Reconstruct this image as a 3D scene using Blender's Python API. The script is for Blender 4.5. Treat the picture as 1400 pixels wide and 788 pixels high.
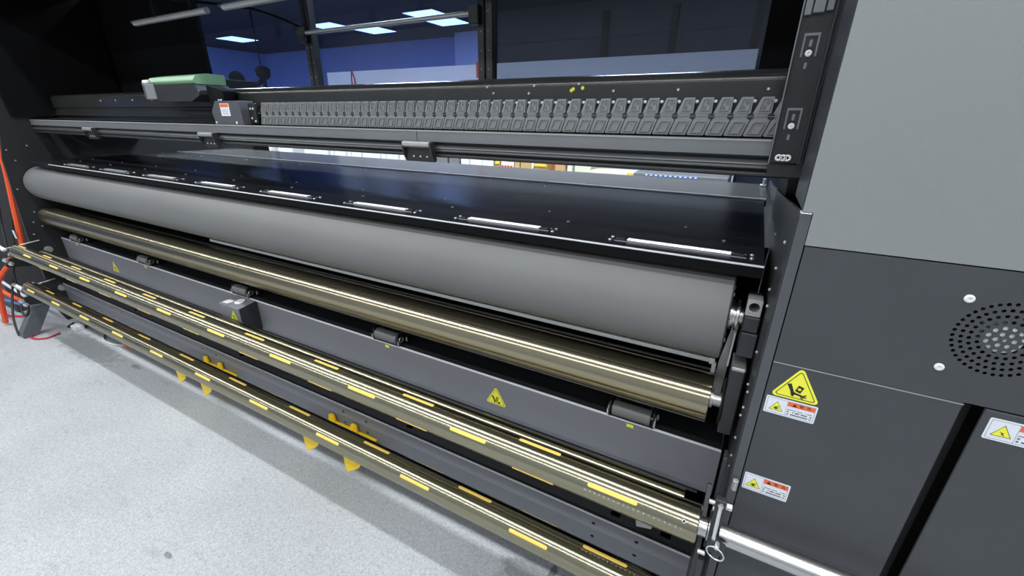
import bpy, math, random
from mathutils import Vector, Matrix
random.seed(7)
for o in list(bpy.data.objects): bpy.data.objects.remove(o)
S = bpy.context.scene
COL = S.collection
H = 1.31          # height of the lens above the floor; lengths below are measured from the lens, H is added on linking

# ------------------------------------------------------------------ camera
cam_d = bpy.data.cameras.new('camera')
cam = bpy.data.objects.new('camera', cam_d); COL.objects.link(cam)
cam_d.sensor_width = 36.0
cam_d.lens = 582.196 / 1400 * 36.0
cam_d.clip_start = 0.02; cam_d.clip_end = 100
RX = Vector((0.87766772, 0.47920781, 0.00769798))
DN = Vector((0.18525166, -0.32438682, -0.92760714))
FW = Vector((-0.44201946, 0.81555691, -0.37347789))
M = Matrix((( RX[0], -DN[0], -FW[0], 0), (RX[1], -DN[1], -FW[1], 0), (RX[2], -DN[2], -FW[2], H), (0, 0, 0, 1)))
cam.matrix_world = M
S.camera = cam

# ------------------------------------------------------------------ world and exposure
w = bpy.data.worlds.new('world'); S.world = w; w.use_nodes = True
w.node_tree.nodes['Background'].inputs[0].default_value = (0.75, 0.85, 1.0, 1)
w.node_tree.nodes['Background'].inputs[1].default_value = 0.05
S.view_settings.view_transform = 'Standard'; S.view_settings.look = 'None'
S.view_settings.exposure = 0.15; S.view_settings.gamma = 1.0
STRIP_POWER = 29.5
PANEL_POWER = 3.0
BACK_FILL_POWER = 60.0

# ------------------------------------------------------------------ materials
def mat(name, col, rough=0.5, metal=0.0, bump=0.0, bscale=200.0, mottle=0.0, mscale=3.0, coat=0.0, emit=0.0, stretch=None, spec=0.5, rvar=0.0):
    m = bpy.data.materials.new(name); m.use_nodes = True
    nt = m.node_tree; N = nt.nodes; Lk = nt.links
    b = N['Principled BSDF']
    b.inputs['Base Color'].default_value = (*col, 1)
    b.inputs['Roughness'].default_value = rough
    b.inputs['Metallic'].default_value = metal
    b.inputs['Specular IOR Level'].default_value = spec
    if coat: b.inputs['Coat Weight'].default_value = coat
    if emit:
        b.inputs['Emission Color'].default_value = (*col, 1); b.inputs['Emission Strength'].default_value = emit
    if bump or mottle or rvar:
        tc = N.new('ShaderNodeTexCoord'); mp = N.new('ShaderNodeMapping')
        Lk.new(tc.outputs['Object'], mp.inputs[0])
        if stretch: mp.inputs['Scale'].default_value = stretch
    if bump or rvar:
        n = N.new('ShaderNodeTexNoise'); n.inputs['Scale'].default_value = bscale; n.inputs['Detail'].default_value = 3
        Lk.new(mp.outputs[0], n.inputs['Vector'])
        if bump:
            bp = N.new('ShaderNodeBump'); bp.inputs['Strength'].default_value = bump; bp.inputs['Distance'].default_value = 0.002
            Lk.new(n.outputs[0], bp.inputs['Height']); Lk.new(bp.outputs[0], b.inputs['Normal'])
        if rvar:
            mr = N.new('ShaderNodeMapRange'); mr.inputs[3].default_value = rough - rvar; mr.inputs[4].default_value = rough + rvar
            Lk.new(n.outputs[0], mr.inputs[0]); Lk.new(mr.outputs[0], b.inputs['Roughness'])
    if mottle:
        n2 = N.new('ShaderNodeTexNoise'); n2.inputs['Scale'].default_value = mscale; n2.inputs['Detail'].default_value = 6
        Lk.new(tc.outputs['Object'], n2.inputs['Vector'])
        mx = N.new('ShaderNodeMix'); mx.data_type = 'RGBA'
        mx.inputs[6].default_value = (*[c * (1 - mottle) for c in col], 1); mx.inputs[7].default_value = (*[min(1, c * (1 + mottle)) for c in col], 1)
        Lk.new(n2.outputs[0], mx.inputs[0]); Lk.new(mx.outputs[2], b.inputs['Base Color'])
    return m

MT = {}
MT['black'] = mat('black_powder_coat', (0.018, 0.019, 0.021), 0.42, bump=0.06, bscale=900, mottle=0.2, mscale=12)
MT['plate'] = mat('black_plate', (0.03, 0.032, 0.036), 0.42, bump=0.05, bscale=900, mottle=0.25, mscale=9)
MT['gloss'] = mat('gloss_black', (0.012, 0.013, 0.016), 0.22, bump=0.03, bscale=700, spec=0.25)
MT['deep'] = mat('dull_black', (0.004, 0.004, 0.0045), 0.9, mottle=0.2, spec=0.15)
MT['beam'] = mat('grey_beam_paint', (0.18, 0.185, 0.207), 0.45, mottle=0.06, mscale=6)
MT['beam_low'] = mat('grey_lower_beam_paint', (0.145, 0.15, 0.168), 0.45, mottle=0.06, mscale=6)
MT['rail'] = mat('anodised_rail', (0.17, 0.175, 0.18), 0.38, 0.2, bump=0.06, bscale=900, mottle=0.08, mscale=10)
MT['rail_dark'] = mat('dark_rail', (0.035, 0.036, 0.038), 0.35, 0.2, bump=0.05, bscale=900)
MT['tube'] = mat('dark_gantry_paint', (0.032, 0.032, 0.03), 0.2, 0.0, bump=0.04, bscale=300, mottle=0.35, mscale=5)
MT['chain'] = mat('grey_chain_plastic', (0.2, 0.205, 0.208), 0.5, bump=0.08, bscale=900, mottle=0.1, mscale=20)
MT['panel_light'] = mat('light_grey_panel', (0.225, 0.24, 0.24), 0.5, bump=0.14, bscale=1300, mottle=0.05, mscale=4)
MT['panel_dark'] = mat('dark_grey_panel', (0.05, 0.0535, 0.059), 0.5, bump=0.16, bscale=1300, mottle=0.14, mscale=8)
MT['flange'] = mat('dark_grey_flange', (0.07, 0.075, 0.082), 0.45, bump=0.1, bscale=1200, mottle=0.1, mscale=9)
MT['rubber'] = mat('grey_rubber', (0.155, 0.156, 0.154), 0.48, bump=0.15, bscale=500, mottle=0.1, mscale=4, spec=0.35)
def turned(name, col, rough, aniso=0.85, var=0.12):
    m = mat(name, col, rough, 1.0); nt = m.node_tree; b = nt.nodes['Principled BSDF']
    tg = nt.nodes.new('ShaderNodeTangent'); tg.direction_type = 'RADIAL'; tg.axis = 'X'
    nt.links.new(tg.outputs[0], b.inputs['Tangent'])
    b.inputs['Anisotropic'].default_value = aniso; b.inputs['Anisotropic Rotation'].default_value = 0.25
    tc = nt.nodes.new('ShaderNodeTexCoord'); sp = nt.nodes.new('ShaderNodeSeparateXYZ'); nt.links.new(tc.outputs['Object'], sp.inputs[0])
    n = nt.nodes.new('ShaderNodeTexNoise'); n.noise_dimensions = '1D'; n.inputs['Scale'].default_value = 350; n.inputs['Detail'].default_value = 4
    nt.links.new(sp.outputs[0], n.inputs['W'])
    mx = nt.nodes.new('ShaderNodeMix'); mx.data_type = 'RGBA'
    mx.inputs[6].default_value = (*[c * (1 - var) for c in col], 1); mx.inputs[7].default_value = (*[c * (1 + var) for c in col], 1)
    nt.links.new(n.outputs[0], mx.inputs[0]); nt.links.new(mx.outputs[2], b.inputs['Base Color'])
    return m
MT['brass'] = turned('hard_anodised_bronze', (0.33, 0.305, 0.215), 0.28)
MT['chrome'] = turned('turned_bronze_chrome', (0.35, 0.31, 0.21), 0.25)
MT['steel'] = turned('polished_steel', (0.55, 0.55, 0.53), 0.3, 0.0, 0.05)
MT['alu'] = mat('bright_aluminium', (0.75, 0.75, 0.74), 0.3, 0.85, bump=0.03, bscale=600)
MT['satin'] = mat('satin_aluminium', (0.45, 0.45, 0.44), 0.4, 0.6, bump=0.03, bscale=600)
MT['white_plastic'] = mat('white_plastic', (0.75, 0.76, 0.74), 0.4, mottle=0.04)
MT['pad'] = mat('yellow_rubber_pad', (1.0, 0.66, 0.13), 0.5, bump=0.04, bscale=500, mottle=0.06, mscale=30)
MT['yellow'] = mat('yellow_paint', (0.95, 0.62, 0.01), 0.35, bump=0.04, bscale=300, mottle=0.08, mscale=20)
MT['sticker_y'] = mat('yellow_sticker', (0.84, 0.82, 0.05), 0.4, mottle=0.03)
MT['sticker_w'] = mat('white_sticker', (0.72, 0.75, 0.8), 0.4, mottle=0.03)
MT['orange_ink'] = mat('orange_ink', (0.75, 0.14, 0.04), 0.5, mottle=0.05)
MT['ink'] = mat('black_ink', (0.012, 0.012, 0.012), 0.5, mottle=0.05)
MT['greyink'] = mat('grey_ink', (0.16, 0.17, 0.18), 0.5, mottle=0.05)
MT['etch'] = mat('pale_etching', (0.8, 0.78, 0.66), 0.5, mottle=0.02)
MT['green'] = mat('pale_green_plastic', (0.2, 0.36, 0.2), 0.4, mottle=0.1, mscale=25)
MT['cable_o'] = mat('orange_cable_jacket', (0.75, 0.09, 0.02), 0.4, mottle=0.08, mscale=20)
MT['cable_k'] = mat('black_cable_jacket', (0.015, 0.015, 0.015), 0.45, mottle=0.1)
MT['cable_b'] = mat('blue_cable_jacket', (0.1, 0.16, 0.45), 0.4, mottle=0.1)
MT['cable_w'] = mat('white_cable_jacket', (0.6, 0.6, 0.62), 0.4, mottle=0.1)
MT['cable_r'] = mat('red_cable_jacket', (0.5, 0.02, 0.04), 0.4, mottle=0.1)
MT['darkcab'] = mat('charcoal_cabinet', (0.05, 0.05, 0.055), 0.5, mottle=0.1)
MT['foot'] = mat('scuffed_grey_foot', (0.1, 0.11, 0.125), 0.6, bump=0.2, bscale=200, mottle=0.3, mscale=30)
MT['ceil'] = mat('dark_ceiling_paint', (0.018, 0.02, 0.03), 0.8, mottle=0.3, mscale=2)
MT['wall'] = mat('pale_wall_paint', (0.4, 0.42, 0.45), 0.8, bump=0.1, bscale=80, mottle=0.05)
MT['bluewall'] = mat('blue_wall_paint', (0.24, 0.36, 0.8), 0.8, bump=0.1, bscale=60, mottle=0.12, mscale=1.5)
MT['paleblue'] = mat('pale_blue_paint', (0.48, 0.58, 0.9), 0.8, mottle=0.08)
MT['navy'] = mat('navy_partition', (0.013, 0.024, 0.055), 0.6, mottle=0.25, mscale=1.5)
MT['boardwhite'] = mat('white_board', (0.85, 0.87, 0.95), 0.6, mottle=0.05, mscale=1)
MT['carton_w'] = mat('white_carton', (0.85, 0.85, 0.82), 0.7, mottle=0.04)
MT['carton_c'] = mat('cream_carton', (0.8, 0.76, 0.6), 0.7, mottle=0.05)
MT['carton_b'] = mat('brown_cardboard', (0.62, 0.4, 0.17), 0.8, mottle=0.15, mscale=12)
MT['carton_r'] = mat('red_print', (0.7, 0.08, 0.06), 0.6, mottle=0.05)
MT['yellowflat'] = mat('yellow_sheet', (0.85, 0.7, 0.05), 0.6, mottle=0.05)
MT['grey_mid'] = mat('mid_grey_paint', (0.2, 0.2, 0.21), 0.5, mottle=0.08)
MT['table'] = mat('table_plate_grey', (0.11, 0.108, 0.104), 0.2, mottle=0.1, mscale=2)
MT['edge'] = mat('pale_rim_and_highlight', (0.58, 0.59, 0.62), 0.4, mottle=0.1, mscale=12)  # pale rims; also paints highlights along beam and apron lip edges
MT['lamp'] = mat('lit_diffuser', (0.93, 0.97, 1.0), 0.5, emit=STRIP_POWER)
MT['lamp_b'] = mat('lit_panel_diffuser', (0.3, 0.48, 1.0), 0.5, emit=PANEL_POWER)
MT['fill_panel'] = mat('added_fill_diffuser', (0.8, 0.9, 1.0), 0.5, emit=BACK_FILL_POWER)
MT['blue_led'] = mat('blue_led', (0.15, 0.3, 1.0), 0.5, emit=3.0)

def floor_mat():
    m = bpy.data.materials.new('speckled_grey_floor'); m.use_nodes = True
    nt = m.node_tree; N = nt.nodes; L = nt.links; b = N['Principled BSDF']
    tc = N.new('ShaderNodeTexCoord')
    def noise(s, d=4, r=0.5):
        n = N.new('ShaderNodeTexNoise'); n.inputs['Scale'].default_value = s; n.inputs['Detail'].default_value = d; n.inputs['Roughness'].default_value = r
        L.new(tc.outputs['Object'], n.inputs['Vector']); return n.outputs[0]
    def ramp(src, a, c, ca, cb):
        r = N.new('ShaderNodeValToRGB'); r.color_ramp.elements[0].position = a; r.color_ramp.elements[1].position = c
        r.color_ramp.elements[0].color = (*ca, 1); r.color_ramp.elements[1].color = (*cb, 1); L.new(src, r.inputs[0]); return r.outputs[0]
    def mul(a, c, f=1.0):
        x = N.new('ShaderNodeMix'); x.data_type = 'RGBA'; x.blend_type = 'MULTIPLY'; x.inputs[0].default_value = f
        L.new(a, x.inputs[6]); L.new(c, x.inputs[7]); return x.outputs[2]
    base = ramp(noise(2.2, 6), 0.3, 0.7, (0.5, 0.515, 0.535), (0.6, 0.62, 0.635))
    spk = ramp(noise(330, 3, 0.7), 0.36, 0.56, (0.62, 0.62, 0.63), (1.05, 1.05, 1.05))
    spk2 = ramp(noise(90, 5, 0.6), 0.35, 0.6, (0.86, 0.86, 0.87), (1.03, 1.03, 1.03))
    st = ramp(noise(9, 8, 0.7), 0.27, 0.36, (0.75, 0.75, 0.76), (1, 1, 1))
    # scuffs stretched along x
    mp = N.new('ShaderNodeMapping'); mp.inputs['Scale'].default_value = (2.5, 9, 1); mp.inputs['Rotation'].default_value = (0, 0, 0.5)
    L.new(tc.outputs['Object'], mp.inputs[0])
    sn = N.new('ShaderNodeTexNoise'); sn.inputs['Scale'].default_value = 3; sn.inputs['Detail'].default_value = 7; L.new(mp.outputs[0], sn.inputs['Vector'])
    sc = ramp(sn.outputs[0], 0.25, 0.4, (0.8, 0.8, 0.8), (1, 1, 1))
    # a worn dirty patch and a few marks near the printer
    def patch(cx, cy, rx, ry, dark):
        mp = N.new('ShaderNodeMapping'); mp.inputs['Location'].default_value = (-cx / rx, -cy / ry, 0); mp.inputs['Scale'].default_value = (1 / rx, 1 / ry, 0)
        L.new(tc.outputs['Object'], mp.inputs[0])
        nz = N.new('ShaderNodeTexNoise'); nz.inputs['Scale'].default_value = 26; nz.inputs['Detail'].default_value = 6; L.new(tc.outputs['Object'], nz.inputs['Vector'])
        ln = N.new('ShaderNodeVectorMath'); ln.operation = 'LENGTH'; L.new(mp.outputs[0], ln.inputs[0])
        ad = N.new('ShaderNodeMath'); ad.operation = 'MULTIPLY_ADD'; L.new(nz.outputs[0], ad.inputs[0]); ad.inputs[1].default_value = 1.6; L.new(ln.outputs['Value'], ad.inputs[2])
        hf = N.new('ShaderNodeMath'); hf.operation = 'MULTIPLY'; hf.inputs[1].default_value = 0.4; L.new(ad.outputs[0], hf.inputs[0])
        return ramp(hf.outputs[0], 0.62, 0.78, (dark, dark, dark), (1, 1, 1))
    c = mul(mul(mul(mul(base, spk), spk2), st, 0.6), sc, 0.7)
    for p in [(-0.385, 0.80, 0.085, 0.05, 0.6), (-0.31, 0.85, 0.012, 0.03, 0.4), (-2.81, 0.79, 0.045, 0.014, 0.6), (-3.3, 0.75, 0.35, 0.08, 0.7), (-1.41, 0.306, 0.02, 0.008, 0.5)]:
        c = mul(c, patch(*p))
    L.new(c, b.inputs['Base Color'])
    b.inputs['Roughness'].default_value = 0.5
    bp = N.new('ShaderNodeBump'); bp.inputs['Strength'].default_value = 0.25; bp.inputs['Distance'].default_value = 0.002
    L.new(noise(260, 3, 0.6), bp.inputs['Height']); L.new(bp.outputs[0], b.inputs['Normal'])
    return m
MT['floor'] = floor_mat()

def glass_mat(name, tint):
    m = bpy.data.materials.new(name); m.use_nodes = True
    nt = m.node_tree; N = nt.nodes; L = nt.links
    N.remove(N['Principled BSDF']); out = N['Material Output']
    t = N.new('ShaderNodeBsdfTransparent'); t.inputs[0].default_value = (*tint, 1)
    g = N.new('ShaderNodeBsdfGlossy'); g.inputs['Roughness'].default_value = 0.03
    lw = N.new('ShaderNodeLayerWeight'); lw.inputs[0].default_value = 0.5
    pw = N.new('ShaderNodeMath'); pw.operation = 'POWER'; pw.inputs[1].default_value = 4; L.new(lw.outputs['Facing'], pw.inputs[0])
    f = N.new('ShaderNodeMath'); f.operation = 'MULTIPLY_ADD'; f.inputs[1].default_value = 0.5; f.inputs[2].default_value = 0.025; L.new(pw.outputs[0], f.inputs[0])
    x = N.new('ShaderNodeMixShader'); L.new(f.outputs[0], x.inputs[0]); L.new(t.outputs[0], x.inputs[1]); L.new(g.outputs[0], x.inputs[2])
    L.new(x.outputs[0], out.inputs[0]); return m
MT['glass'] = glass_mat('blue_tinted_glass', (0.86, 0.9, 1.0))
MT['glass_dark'] = glass_mat('smoke_tinted_glass', (0.62, 0.66, 0.74))

# ------------------------------------------------------------------ mesh helpers
class MB:
    def __init__(s): s.v = []; s.f = []
    def add(s, vs, fs):
        k = len(s.v); s.v += [tuple(p) for p in vs]; s.f += [tuple(i + k for i in f) for f in fs]; return s
    def box(s, x0, x1, y0, y1, z0, z1, c=0.0):
        if c <= 0:
            vs = [(x, y, z) for x in (x0, x1) for y in (y0, y1) for z in (z0, z1)]
            return s.add(vs, [(0, 1, 3, 2), (4, 6, 7, 5), (0, 4, 5, 1), (2, 3, 7, 6), (0, 2, 6, 4), (1, 5, 7, 3)])
        # chamfered box
        X, Y, Z = (x0, x1), (y0, y1), (z0, z1); vs = []; idx = {}
        for i in (0, 1):
            for j in (0, 1):
                for k in (0, 1):
                    sx, sy, sz = (1 - 2 * i) * c, (1 - 2 * j) * c, (1 - 2 * k) * c
                    for a, p in enumerate(((X[i], Y[j] + sy, Z[k] + sz), (X[i] + sx, Y[j], Z[k] + sz), (X[i] + sx, Y[j] + sy, Z[k]))):
                        idx[(i, j, k, a)] = len(vs); vs.append(p)
        fs = []
        for i in (0, 1): fs.append([idx[(i, j, k, 0)] for j, k in ((0, 0), (0, 1), (1, 1), (1, 0))])
        for j in (0, 1): fs.append([idx[(i, j, k, 1)] for i, k in ((0, 0), (1, 0), (1, 1), (0, 1))])
        for k in (0, 1): fs.append([idx[(i, j, k, 2)] for i, j in ((0, 0), (0, 1), (1, 1), (1, 0))])
        for i in (0, 1):
            for j in (0, 1): fs.append([idx[(i, j, 0, 0)], idx[(i, j, 0, 1)], idx[(i, j, 1, 1)], idx[(i, j, 1, 0)]])
            for k in (0, 1): fs.append([idx[(i, 0, k, 0)], idx[(i, 0, k, 2)], idx[(i, 1, k, 2)], idx[(i, 1, k, 0)]])
        for j in (0, 1):
            for k in (0, 1): fs.append([idx[(0, j, k, 1)], idx[(0, j, k, 2)], idx[(1, j, k, 2)], idx[(1, j, k, 1)]])
        for i in (0, 1):
            for j in (0, 1):
                for k in (0, 1): fs.append([idx[(i, j, k, a)] for a in range(3)])
        return s.add(vs, fs)
    def rings(s, rings, cap0=True, cap1=True):
        n = len(rings[0]); vs = [p for r in rings for p in r]; fs = []
        for i in range(len(rings) - 1):
            for j in range(n):
                fs.append((i * n + j, i * n + (j + 1) % n, (i + 1) * n + (j + 1) % n, (i + 1) * n + j))
        if cap0: fs.append(tuple(range(n))[::-1])
        if cap1: fs.append(tuple((len(rings) - 1) * n + j for j in range(n)))
        return s.add(vs, fs)
    def lathe(s, c, axis, prof, n=32, cap=True):
        """prof: list of (distance along axis, radius)"""
        a = Vector(axis).normalized(); u = a.orthogonal().normalized(); w_ = a.cross(u); c = Vector(c)
        rs = []
        for d, r in prof:
            rs.append([c + a * d + (u * math.cos(t) + w_ * math.sin(t)) * r for t in [2 * math.pi * j / n for j in range(n)]])
        return s.rings(rs, cap, cap)
    def cyl(s, p0, p1, r, n=24, ch=0.0):
        p0 = Vector(p0); p1 = Vector(p1); l = (p1 - p0).length
        pr = [(0, r), (l, r)] if ch <= 0 else [(0, r - ch), (ch, r), (l - ch, r), (l, r - ch)]
        return s.lathe(p0, p1 - p0, pr, n)
    def prism(s, prof, x0, x1):
        """prof in (y,z), extruded along x"""
        return s.rings([[(x0, y, z) for y, z in prof], [(x1, y, z) for y, z in prof]])
    def slab(s, prof, y0, y1):
        """prof in (x,z), extruded along y"""
        return s.rings([[(x, y0, z) for x, z in prof], [(x, y1, z) for x, z in prof]])
    def tube(s, pts, r, n=8):
        pts = [Vector(p) for p in pts]
        P = []
        for i in range(len(pts) - 1):
            a = pts[max(i - 1, 0)]; b = pts[i]; c = pts[i + 1]; d = pts[min(i + 2, len(pts) - 1)]
            for k in range(6):
                t = k / 6
                P.append(0.5 * ((2 * b) + (c - a) * t + (2 * a - 5 * b + 4 * c - d) * t * t + (3 * b - a - 3 * c + d) * t ** 3))
        P.append(pts[-1]); rs = []; u = None
        for i, p in enumerate(P):
            d = (P[min(i + 1, len(P) - 1)] - P[max(i - 1, 0)]).normalized()
            u = d.orthogonal().normalized() if u is None else (u - d * u.dot(d)).normalized()
            w_ = d.cross(u)
            rs.append([p + (u * math.cos(t) + w_ * math.sin(t)) * r for t in [2 * math.pi * j / n for j in range(n)]])
        return s.rings(rs)
    def torus(s, c, axis, R, r, n=28, m=8, arc=2 * math.pi):
        a = Vector(axis).normalized(); u = a.orthogonal().normalized(); w_ = a.cross(u); c = Vector(c); k = len(s.v); vs = []; fs = []
        for i in range(n):
            t = arc * i / n; d = u * math.cos(t) + w_ * math.sin(t)
            for j in range(m):
                q = 2 * math.pi * j / m; vs.append(c + d * (R + r * math.cos(q)) + a * r * math.sin(q))
        for i in range(n):
            for j in range(m):
                fs.append((i * m + j, i * m + (j + 1) % m, ((i + 1) % n) * m + (j + 1) % m, ((i + 1) % n) * m + j))
        return s.add(vs, fs)

def fillet(pts, r, n=4):
    out = []
    rr = r if isinstance(r, (list, tuple)) else [r] * len(pts)
    for i, p in enumerate(pts):
        p = Vector(p); a = Vector(pts[i - 1]); b = Vector(pts[(i + 1) % len(pts)]); q = rr[i]
        if q <= 0: out.append(tuple(p)); continue
        da = (a - p).normalized(); db = (b - p).normalized(); ang = da.angle(db)
        t = min(q / math.tan(ang / 2), (a - p).length * 0.49, (b - p).length * 0.49); q = t * math.tan(ang / 2)
        c = p + (da + db).normalized() * (q / math.sin(ang / 2))
        s0 = p + da * t - c; s1 = p + db * t - c
        a0 = math.atan2(s0[1], s0[0]); a1 = math.atan2(s1[1], s1[0])
        while a1 - a0 > math.pi: a1 -= 2 * math.pi
        while a1 - a0 < -math.pi: a1 += 2 * math.pi
        for k in range(n + 1):
            t_ = a0 + (a1 - a0) * k / n; out.append((c[0] + q * math.cos(t_), c[1] + q * math.sin(t_)))
    return out

def to_mesh(name, mb, origin):
    me = bpy.data.meshes.new(name)
    o = Vector(origin)
    me.from_pydata([(p[0] - o[0], p[1] - o[1], p[2] - o[2]) for p in mb.v], [], mb.f)
    me.validate()
    import bmesh
    bm = bmesh.new(); bm.from_mesh(me); bmesh.ops.recalc_face_normals(bm, faces=bm.faces); bm.to_mesh(me); bm.free()
    me.shade_smooth() if hasattr(me, 'shade_smooth') else None
    try: me.set_sharp_from_angle(angle=math.radians(32))
    except Exception: pass
    me.update(); return me

ORIG = {}     # origin of each linked object in lens-based coordinates
def empty(name, loc, label, cat, group=None):
    o = bpy.data.objects.new(name, None); COL.objects.link(o); o.empty_display_size = 0.02
    o.location = (loc[0], loc[1], loc[2] + H); o['label'] = label; o['category'] = cat
    if group: o['group'] = group
    ORIG[o.name] = Vector(loc); return o
def part(name, mb, m, parent, label=None, kind=None):
    org = ORIG[parent.name] if parent else Vector((0, 0, 0))
    me = to_mesh(name, mb, org); me.materials.append(MT[m])
    o = bpy.data.objects.new(name, me); COL.objects.link(o)
    if parent: o.parent = parent
    else: o.location = (0, 0, H)
    ORIG[o.name] = org
    if label: o['label'] = label
    if kind: o['kind'] = kind
    return o
def single(name, mb, m, org, label, cat, group=None, kind=None):
    me = to_mesh(name, mb, org); me.materials.append(MT[m])
    o = bpy.data.objects.new(name, me); COL.objects.link(o); o.location = (org[0], org[1], org[2] + H)
    ORIG[o.name] = Vector(org)
    if label: o['label'] = label
    if cat: o['category'] = cat
    if group: o['group'] = group
    if kind: o['kind'] = kind
    return o
def struct(name, mb, m, parent=None):
    o = part(name, mb, m, parent)
    if not parent: o['kind'] = 'structure'
    return o
def dup(root, off, label=None):
    def cp(o, par):
        c = o.copy(); COL.objects.link(c)
        if par: c.parent = par
        for ch in list(o.children): cp(ch, c)
        return c
    r = cp(root, None); r.location = root.location + Vector(off)
    ORIG[r.name] = ORIG[root.name] + Vector(off)
    if label: r['label'] = label
    return r
def dup_part(o, off, parent=None):
    c = o.copy(); COL.objects.link(c); c.parent = parent or o.parent; c.location = o.location + Vector(off)
    for ch in list(o.children):
        d = ch.copy(); COL.objects.link(d); d.parent = c
    ORIG[c.name] = ORIG[o.name] + Vector(off)
    return c

def text_geo(txt, size, align='LEFT'):
    cu = bpy.data.curves.new('t', 'FONT'); cu.body = txt; cu.size = size; cu.align_x = align; cu.resolution_u = 2
    ob = bpy.data.objects.new('t', cu); COL.objects.link(ob)
    dg = bpy.context.evaluated_depsgraph_get(); me = bpy.data.meshes.new_from_object(ob.evaluated_get(dg))
    vs = [(v.co.x, v.co.y) for v in me.vertices]; fs = [tuple(p.vertices) for p in me.polygons]
    bpy.data.objects.remove(ob); bpy.data.curves.remove(cu); bpy.data.meshes.remove(me)
    return vs, fs
def plate_with_holes(outer, holes, depth):
    """flat sheet with real holes: 2D curve filled and given thickness; returns verts(x,z,d) and faces"""
    cu = bpy.data.curves.new('p', 'CURVE'); cu.dimensions = '2D'; cu.fill_mode = 'BOTH'; cu.extrude = depth / 2
    for loop in [outer] + holes:
        sp = cu.splines.new('POLY'); sp.points.add(len(loop) - 1); sp.use_cyclic_u = True
        for i, p in enumerate(loop): sp.points[i].co = (p[0], p[1], 0, 1)
    ob = bpy.data.objects.new('p', cu); COL.objects.link(ob)
    dg = bpy.context.evaluated_depsgraph_get(); me = bpy.data.meshes.new_from_object(ob.evaluated_get(dg))
    vs = [tuple(v.co) for v in me.vertices]; fs = [tuple(p.vertices) for p in me.polygons]
    bpy.data.objects.remove(ob); bpy.data.curves.remove(cu); bpy.data.meshes.remove(me)
    return vs, fs
def circ(cx, cy, r, n=12, ry=None):
    ry = ry or r
    return [(cx + r * math.cos(2 * math.pi * i / n), cy + ry * math.sin(2 * math.pi * i / n)) for i in range(n)]
def rrect(x0, x1, z0, z1, r, n=4): return fillet([(x0, z0), (x1, z0), (x1, z1), (x0, z1)], r, n)

def screw_mb(mb, c, axis, r, h=0.002, n=14):
    """pan head with a socket"""
    mb.lathe(c, axis, [(0, r), (h * 0.6, r), (h, r * 0.75), (h, r * 0.4), (h * 0.4, r * 0.35)], n); return mb

# ------------------------------------------------------------------ the room
FZ = -1.31; CZ = 1.75
mb = MB().box(-14, 5, -3.5, 9.6, FZ - 0.1, FZ); struct('floor', mb, 'floor')
struct('ceiling', MB().box(-14, 5, -3.5, 9.6, CZ, CZ + 0.1), 'ceil')
struct('wall_back', MB().box(-14, 5, 9.5, 9.6, FZ, CZ), 'bluewall')
struct('wall_front', MB().box(-14, 5, -3.6, -3.5, FZ, CZ), 'wall')
struct('wall_left', MB().box(-14.1, -14, -3.5, 9.6, FZ, CZ), 'bluewall')
struct('wall_right', MB().box(5, 5.1, -3.5, 9.6, FZ, CZ), 'wall')
struct('trim_1', MB().box(-6.47, -5.4, 9.1, 9.5, FZ, CZ), 'paleblue')

# strip lights over the aisle on the camera's side
def strip(y, lab, wd=0.06):
    t = empty('strip_light', (-1.5, y, CZ - 0.06), lab, 'ceiling light', 'long strip lights over the aisle')
    part('housing', MB().box(-7, 3.5, y - 0.09, y + 0.09, CZ - 0.05, CZ - 0.001), 'white_plastic', t)
    part('diffuser', MB().box(-6.95, 3.45, y - wd, y + wd, CZ - 0.06, CZ - 0.05), 'white_plastic', t)
    ld = bpy.data.lights.new('strip_glow', 'AREA'); ld.shape = 'RECTANGLE'; ld.size = 10.4; ld.size_y = 2 * wd
    ld.energy = STRIP_POWER * math.pi * 10.4 * 2 * wd; ld.color = (0.93, 0.97, 1.0)
    lo = bpy.data.objects.new('strip_glow', ld); COL.objects.link(lo); lo.parent = t
    lo.location = (-1.75 + 1.5, 0, -0.004)
for y, l in ((0.55, 'long white strip light overhead nearest the printer'), (-0.85, 'long white strip light overhead in the middle of the aisle'), (-2.6, 'long white strip light overhead farthest from the printer')):
    strip(y, l, 0.05 if y > 0 else 0.065)
# square panels over the room behind, the last row added out of view
def panel(x, y, lab, grp='square ceiling panels seen through the rear windows', s=0.33, m='lamp_b'):
    t = empty('ceiling_panel', (x, y, CZ), lab, 'ceiling light', grp)
    part('frame', MB().box(x - s - .02, x + s + .02, y - s - .02, y + s + .02, CZ - 0.02, CZ - 0.001), 'darkcab', t)
    part('diffuser', MB().box(x - s, x + s, y - s, y + s, CZ - 0.026, CZ - 0.02), m, t)
panel(-11.8, 7.36, 'glowing blue-white ceiling panel alone at the far left behind glass')
panel(-8.32, 7.28, 'glowing ceiling panel left of the middle window behind the thin post')
panel(-7.80, 7.97, 'glowing ceiling panel crossed by the thin rod, left one in middle window')
panel(-5.75, 7.30, 'glowing ceiling panel mostly hidden behind the rod in middle window')
panel(-5.82, 7.92, 'glowing ceiling panel at right end of the middle window')
for x in (-11.0, -8.0, -5.5, -3.0, -0.8): panel(x, 2.9, 'added unseen ceiling panel lighting the carton shelf behind the printer', 'added unseen panels lighting the carton shelf', 0.33, 'fill_panel')  # added out of view to brighten the cartons, table and back room

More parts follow.
